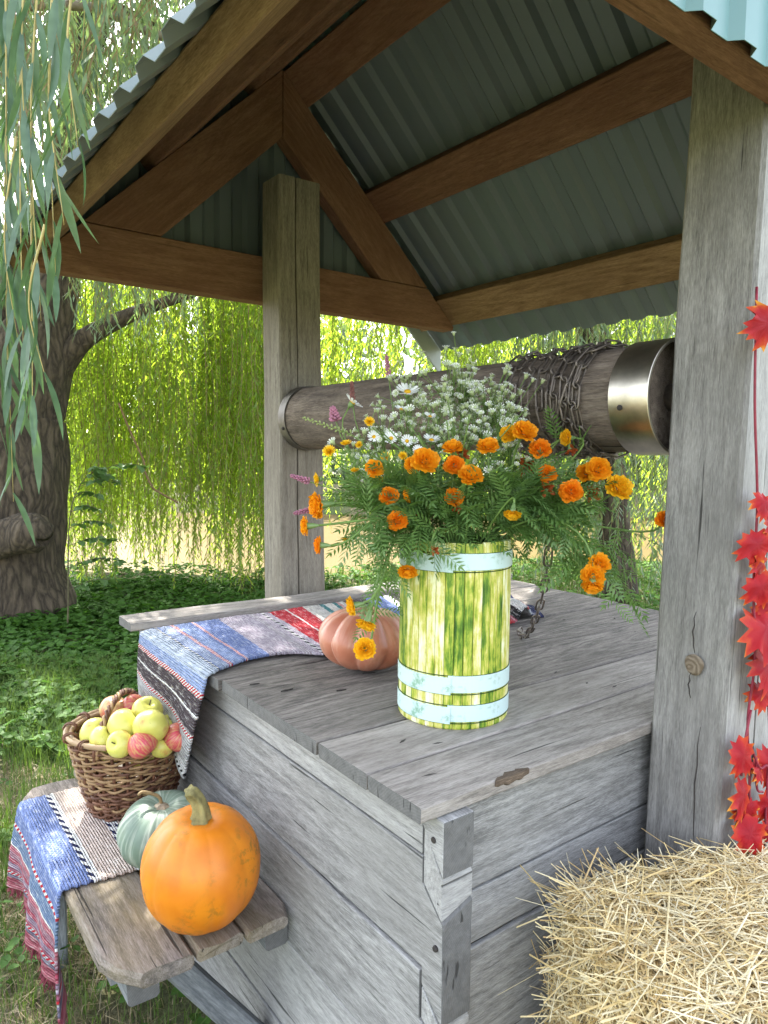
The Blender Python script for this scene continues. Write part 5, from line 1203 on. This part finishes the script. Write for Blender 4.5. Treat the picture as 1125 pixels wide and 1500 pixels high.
# feathery leaves that fill the bouquet: too many to count
def pinnate(n=7):
    V, F = [], []
    def blade(b, d, L, W, up):
        s = d.cross(up).normalized(); o = len(V); V.extend([tuple(b), tuple(b + d * L * .4 + s * W / 2 + up * .1 * W), tuple(b + d * L), tuple(b + d * L * .4 - s * W / 2 + up * .1 * W)]); F.append((o, o + 1, o + 2, o + 3))
    for k in range(n):
        u = .18 + .74 * k / (n - 1); c_ = Vector((u, 0, -.22 * u * u))
        for s in (-1, 1): blade(c_, Vector((.62, s * .75, -.1 - .2 * u)).normalized(), .34 * math.sin(.5 + 2.3 * u), .062, Vector((0, 0, 1)))
    blade(Vector((.9, 0, -.18)), Vector((1, 0, -.4)).normalized(), .26, .06, Vector((0, 0, 1)))
    o = len(V); V.extend([(0, -.008, 0), (0, .008, 0), (.5, .006, -.055), (.5, -.006, -.055), (.95, .003, -.2), (.95, -.003, -.2)]); F.extend([(o, o + 1, o + 2, o + 3), (o + 3, o + 2, o + 4, o + 5)])
    return np.array(V, float), np.array(F)
PVs, PFs = pinnate(); GV, GF = [], []; go = 0
def put_leaf(p, d, up, L):
    global go
    M = np.array(frame(d, up, p)); GV.append(PVs * L @ M[:3, :3].T + M[:3, 3]); GF.append(PFs + go); go += len(PVs)
mouth = BC + Vector((0, 0, BH))
for pts in anchors:
    for k in range(9):
        u = random.uniform(.15, .72) * (len(pts) - 2) + 1; i0 = min(int(u), len(pts) - 2); p = pts[i0].lerp(pts[i0 + 1], u - i0)
        if p.z < mouth.z - .01 and (p - mouth).xy.length < BR: continue
        T = (pts[i0 + 1] - pts[i0]).normalized(); o_ = Vector((random.gauss(0, 1), random.gauss(0, 1), random.gauss(0, .7))).normalized()
        put_leaf(p, (T * .5 + o_ * .8).normalized(), Vector((random.gauss(0, .5), random.gauss(0, .5), 1)), random.uniform(.05, .095))
for k in range(560):   # the dense body above the rim
    a = random.uniform(0, 6.28); q = math.sqrt(random.random()); o_ = cr * (math.cos(a) * q * (.25 if math.cos(a) > 0 else .21)) + FWD * (math.sin(a) * q * (.13 if math.sin(a) > 0 else .075)); p = mouth + o_ + Vector((0, 0, random.uniform(-.01, .125) * (1.15 - .5 * q) + (.03 if o_.length > .11 else 0)))
    d = (o_.normalized() * random.uniform(.2, 1.1) + Vector((random.gauss(0, .4), random.gauss(0, .4), random.gauss(.2, .5)))).normalized(); put_leaf(p, d, Vector((random.gauss(0, .5), random.gauss(0, .5), 1)), random.uniform(.05, .10))
for k in range(120):   # sprays that droop at the right and left sides
    sd_ = random.choice((1, 1, 1, -1)); q = random.random(); p = mouth + cr * (sd_ * (.10 + q * (.24 if sd_ > 0 else .06))) - FWD * random.uniform(-.06, .11) + Vector((0, 0, .10 - .17 * q * (1 if sd_ > 0 else 1.2) + random.gauss(0, .025)))
    put_leaf(p, (cr * sd_ * random.uniform(.1, .8) + Vector((random.gauss(0, .3), random.gauss(0, .3), -random.uniform(.1, 1)))).normalized(), Vector((random.gauss(0, .5), random.gauss(0, .5), 1)), random.uniform(.05, .095))
tag(link('bouquet_leaves', mesh('bouquet_leaves', np.concatenate(GV), np.concatenate(GF), [LEAF_M])), 'feathery green leaves between the flowers of the bouquet', None, None, 'stuff')
# long thin side stems in the greenery
SV = []
for k in range(70):
    a = random.uniform(0, 6.28); e = mouth + cr * math.cos(a) * random.uniform(.05, .24) + FWD * math.sin(a) * random.uniform(.03, .12) + Vector((0, 0, random.uniform(.08, .25))); m = mouth + (e - mouth) * .35 + Vector((0, 0, .03)); b = BC + Vector((random.uniform(-.05, .05), random.uniform(-.05, .05), BH * .6))
    SV.append(tube_data(spline([tuple(b), tuple(m), tuple(e)], 5), .0014, 5))
V, F = join(SV); o = wobj('bouquet_stems', V, F, [STEM_M], None, (0, 0, 1), True); tag(o, 'thin green stems crowded in the mouth of the bucket', None, None, 'stuff')

# ------------------------------------------------------------------ garland of red leaves on the near post
garland = thing('leaf_garland', 'hanging garland of red and yellow maple leaves on the grey post', 'garland', (.69, -.17, .70))
t = NT('autumn_leaf'); c = t.n('TexCoord').outputs['Object']; r_ = t.n('VectorMath', {0: c}, operation='LENGTH').outputs['Value']; n = t.noise(t.coord('Object', 30), 2.2, 3, .6)
f = t.math('ADD', r_, t.math('MULTIPLY', t.math('SUBTRACT', n, .5), .7)); col = t.ramp(f, [(.15, (.27, .006, .014)), (.36, (.36, .010, .014)), (.52, (.44, .05, .012)), (.64, (.60, .26, .02))])
t.P(Base_Color=col, Roughness=.55, Specular_IOR_Level=.2, Normal=t.bump(t.noise(c, 30, 3), .2, .002)); t.p.inputs['Subsurface Weight'].default_value = 0
AUT = t.m; VINE = plain('red_vine', (.22, .02, .04), .5, .3, 40)
def maple():
    out = [(0, -.42), (.10, -.30), (.30, -.40), (.36, -.26), (.52, -.22), (.40, -.06), (.62, .10), (.48, .14), (.52, .34), (.30, .24), (.22, .34), (.20, .52), (.08, .44), (0, .66), (-.08, .44), (-.20, .52), (-.22, .34), (-.30, .24), (-.52, .34), (-.48, .14), (-.62, .10), (-.40, -.06), (-.52, -.22), (-.36, -.26), (-.30, -.40), (-.10, -.30)]
    V = [(0, -.05, .06)]; 
    for s in (.5, 1.0):
        for k, (x, y) in enumerate(out): V.append((x * s, -.05 + (y + .05) * s, (.16 * abs(x) + .05 * math.sin(5 * x + 3 * y)) * s - .30 * (x * x + y * y) * s))
    n = len(out); F = [(0, 1 + k, 1 + (k + 1) % n) for k in range(n)] + [(1 + k, 1 + n + k, 1 + n + (k + 1) % n, 1 + (k + 1) % n) for k in range(n)]
    return mesh('leaf', V, F, [AUT], None, True)
MP = maple()
LEAVES = [
    ((0.599, -0.185, 1.731), 0.0597),
    ((0.637, -0.185, 1.415), 0.0422),
    ((0.631, -0.185, 1.338), 0.0523),
    ((0.651, -0.185, 1.258), 0.0505),
    ((0.660, -0.185, 1.175), 0.0791),
    ((0.685, -0.185, 1.099), 0.0622),
    ((0.623, -0.185, 0.941), 0.0509),
    ((0.623, -0.185, 0.864), 0.0563),
    ((0.659, -0.185, 0.826), 0.0339),
    ((0.648, -0.185, 0.784), 0.0598),
    ((0.738, -0.185, 0.894), 0.0537),
    ((0.739, -0.185, 0.813), 0.0459),
]
LEAVES += [((.690, -.18, 1.045), .045), ((.700, -.182, 1.215), .05), ((.668, -.18, 1.375), .036), ((.690, -.178, .895), .036), ((.665, -.18, .815), .04), ((.745, -.185, .76), .045), ((.700, -.178, 1.13), .05), ((.655, -.18, 1.30), .04)]
for i, (p, sz) in enumerate(LEAVES):
    p = Vector(p) + Vector((.010, random.uniform(-.012, .004), 0)); nrm = Vector((-.25 + random.uniform(-.35, .35), -1, random.uniform(-.1, .5))).normalized(); an = random.uniform(-.6, .6) + math.pi
    if i == 0: an = 1.9
    z = nrm; x = Vector((0, 0, 1)).cross(z).normalized(); y = z.cross(x); Mx = Matrix(((x.x, y.x, z.x, p.x), (x.y, y.y, z.y, p.y), (x.z, y.z, z.z, p.z), (0, 0, 0, 1))) @ Matrix.Rotation(an, 4, 'Z') @ Matrix.Diagonal((sz * random.uniform(1.15, 1.5), sz * random.uniform(1.35, 1.75), sz * 1.9, 1))
    link('leaf', MP, garland, Mx)
for pts in ([(0.615, -.172, 1.80), (.625, -.175, 1.60), (.645, -.18, 1.42), (.66, -.175, 1.26), (.672, -.18, 1.12), (.668, -.175, 1.0), (.680, -.178, .90), (.688, -.178, .80), (.690, -.178, .66)], [(.672, -.178, 1.02), (.645, -.182, .955), (.640, -.182, .90)], [(.678, -.178, .95), (.705, -.185, .90), (.725, -.19, .90), (.742, -.185, .86), (.745, -.185, .72)], [(.700, -.18, .92), (.70, -.185, .86), (.725, -.185, .845)], [(.75, -.18, 1.25), (.73, -.182, 1.06), (.742, -.185, .95)]):
    tube('vine', spline(pts, 6), .0024, [VINE], garland, 6)
gp = Vector((.757, -.185, .70)); m = thing('marigold', 'orange marigold head at the foot of the red leaf garland', 'marigold', tuple(gp), None); d = Vector((-.3, -1, .1)).normalized(); q = d.to_track_quat('Z', 'Y').to_matrix().to_4x4()
o = link('bloom', BLOOMS[1], m, Matrix.Translation(gp) @ q @ Matrix.Scale(.045, 4)); link('calyx', CALM, m, Matrix.Translation(gp) @ q @ Matrix.Scale(.035, 4))

# ------------------------------------------------------------------ straw bale
STR = []
for i, c_ in enumerate(((.66, .50, .23), (.76, .63, .36), (.52, .37, .17), (.80, .71, .48))): STR.append(plain('straw_%s' % ('golden', 'pale', 'brownish', 'bleached')[i], c_, .5, .2, 30, spec=.45, rand=80))
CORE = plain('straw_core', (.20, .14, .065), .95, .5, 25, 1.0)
B0 = Vector((.296, -.040, 0)); BE = Vector((.927, -.375, 0)).normalized(); BF_ = Vector((-.375, -.927, 0)).normalized(); BL, BD, BT = 1.0, .50, .738
bale = thing('straw_bale', 'loose pale straw bale standing by the well front and the near post', 'straw bale', tuple(B0 + BE * BL / 2 + BF_ * BD / 2))
V, F = [], []; nx, ny, nz = 16, 8, 10
def bpt(u, v, w):
    rx = .05; p = B0 + BE * (u * BL) + BF_ * (v * BD) + Vector((0, 0, w * BT)); c_ = B0 + BE * BL / 2 + BF_ * BD / 2 + Vector((0, 0, BT / 2))
    eu, ev, ew = (min(u, 1 - u) * BL, min(v, 1 - v) * BD, min(1 - w, 1) * BT); near_e = sorted((eu, ev, ew))[1]
    k = max(0, 1 - near_e / .06); return p + (c_ - p) * (.028 * k * k) + mnoise.noise_vector(p * 9) * .016
bm = bmesh.new(); gv = {}
def gvx(u, v, w):
    k = (round(u, 4), round(v, 4), round(w, 4))
    if k not in gv: gv[k] = bm.verts.new(bpt(u, v, w))
    return gv[k]
for (a, b, mk) in ((nx, ny, lambda i, j: (i / nx, j / ny, 1)), (nx, ny, lambda i, j: (i / nx, 1 - j / ny, 0)), (nx, nz, lambda i, j: (i / nx, 1, j / nz)), (nx, nz, lambda i, j: (1 - i / nx, 0, j / nz)), (ny, nz, lambda i, j: (0, i / ny, j / nz)), (ny, nz, lambda i, j: (1, 1 - i / ny, j / nz))):
    for i in range(a):
        for j in range(b): bm.faces.new([gvx(*mk(i, j)), gvx(*mk(i + 1, j)), gvx(*mk(i + 1, j + 1)), gvx(*mk(i, j + 1))])
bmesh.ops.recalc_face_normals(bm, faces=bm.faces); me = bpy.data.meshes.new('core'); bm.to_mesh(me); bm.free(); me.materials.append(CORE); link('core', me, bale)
NSW = 44000
def straw_pts(n):
    f = rng.choice(4, n, p=[.50, .25, .21, .04]); u, v, w = rng.uniform(0, 1, n), rng.uniform(0, 1, n), rng.uniform(.0, 1, n)
    w = np.where(f == 0, 1, w); v = np.where(f == 1, 1, v); u = np.where(f == 2, 0, u); v = np.where(f == 3, 0, v)
    P_ = np.array([bpt(*q) for q in zip(u, v, w)]); N_ = np.array([(0, 0, 1), BF_, -BE, -BF_])[f]; return P_, N_
P_, N_ = straw_pts(NSW); n = NSW
T = rng.normal(size=(n, 3)); T -= N_ * np.sum(T * N_, 1)[:, None]; T += np.array(BE) * rng.normal(0, .8, n)[:, None] * 1.0; T = unit(T) + N_ * np.abs(rng.normal(0, .16, n))[:, None]; 
ed = rng.uniform(size=n) < .03; T[ed] += N_[ed] * rng.uniform(.2, .7, ed.sum())[:, None]; T = unit(T); S_ = unit(np.cross(T, N_)); L_ = np.clip(rng.lognormal(-2.75, .55, n), .02, .26)[:, None]; wd = rng.uniform(.0006, .0017, n)[:, None]; lift = rng.uniform(-.008, .017, n)[:, None]; A = P_ + N_ * lift - T * L_ * .5; B = A + T * L_; bow = N_ * (L_ * .09 * rng.normal(size=(n, 1))); Mid = (A + B) / 2 + bow; up_ = np.cross(S_, T) * wd * .7
V = np.stack([A - S_ * wd, A + up_, A + S_ * wd, Mid - S_ * wd, Mid + up_, Mid + S_ * wd, B - S_ * wd * .8, B + up_ * .8, B + S_ * wd * .8], 1).reshape(-1, 3); i9 = np.arange(n)[:, None] * 9
F = np.concatenate([i9 + np.array(q) for q in ((0, 3, 4, 1), (1, 4, 5, 2), (3, 6, 7, 4), (4, 7, 8, 5))]); fm = np.tile(rng.choice(4, n, p=[.26, .34, .14, .26]), 4)
o = link('straws', mesh('straws', V, F, STR, fm), bale); o['kind'] = 'stuff'
sm_ = []
for k in range(4):
    V, F = tube_data([(-.5, 0, 0), (-.15, 0, .012 * (k - 1.5)), (.2, 0, .008), (.5, 0, 0)], [.014, .016, .015, .011], 6, squash=.7); sm_.append(mesh('straw', [tuple(v) for v in V], F, [STR[k]]))
P_, N_ = straw_pts(2600); c_ = np.array(CAM); cnt = 0
for p, nn in zip(P_, N_):
    if cnt >= 300: break
    p = Vector(p); nn = Vector(nn); q = p - CAM; z = q.dot(cd)
    if z <= .1 or abs(q.dot(cr) / z * CAM_F) > 560 or q.dot(cu) / z * CAM_F < -745 or nn.y > .2 and nn.z < .5: continue
    t_ = Vector(rng.normal(size=3)); t_ = (t_ - nn * t_.dot(nn)).normalized(); edge = (p.z > BT - .03 and (p - B0).dot(BF_) < .10) or ((p - B0).dot(BE) < .05)
    t_ = (t_ + nn * (random.uniform(0, .18) if not edge else random.uniform(.05, .65))).normalized(); L = random.uniform(.07, .2) * (1 if not edge else .65)
    link('straw', sm_[cnt % 4], bale, frame(t_, nn, p + nn * random.uniform(.006, .018) + t_ * (L * .25 if edge else 0)) @ Matrix.Diagonal((L, .105, .105, 1))); cnt += 1
print('straws', cnt)
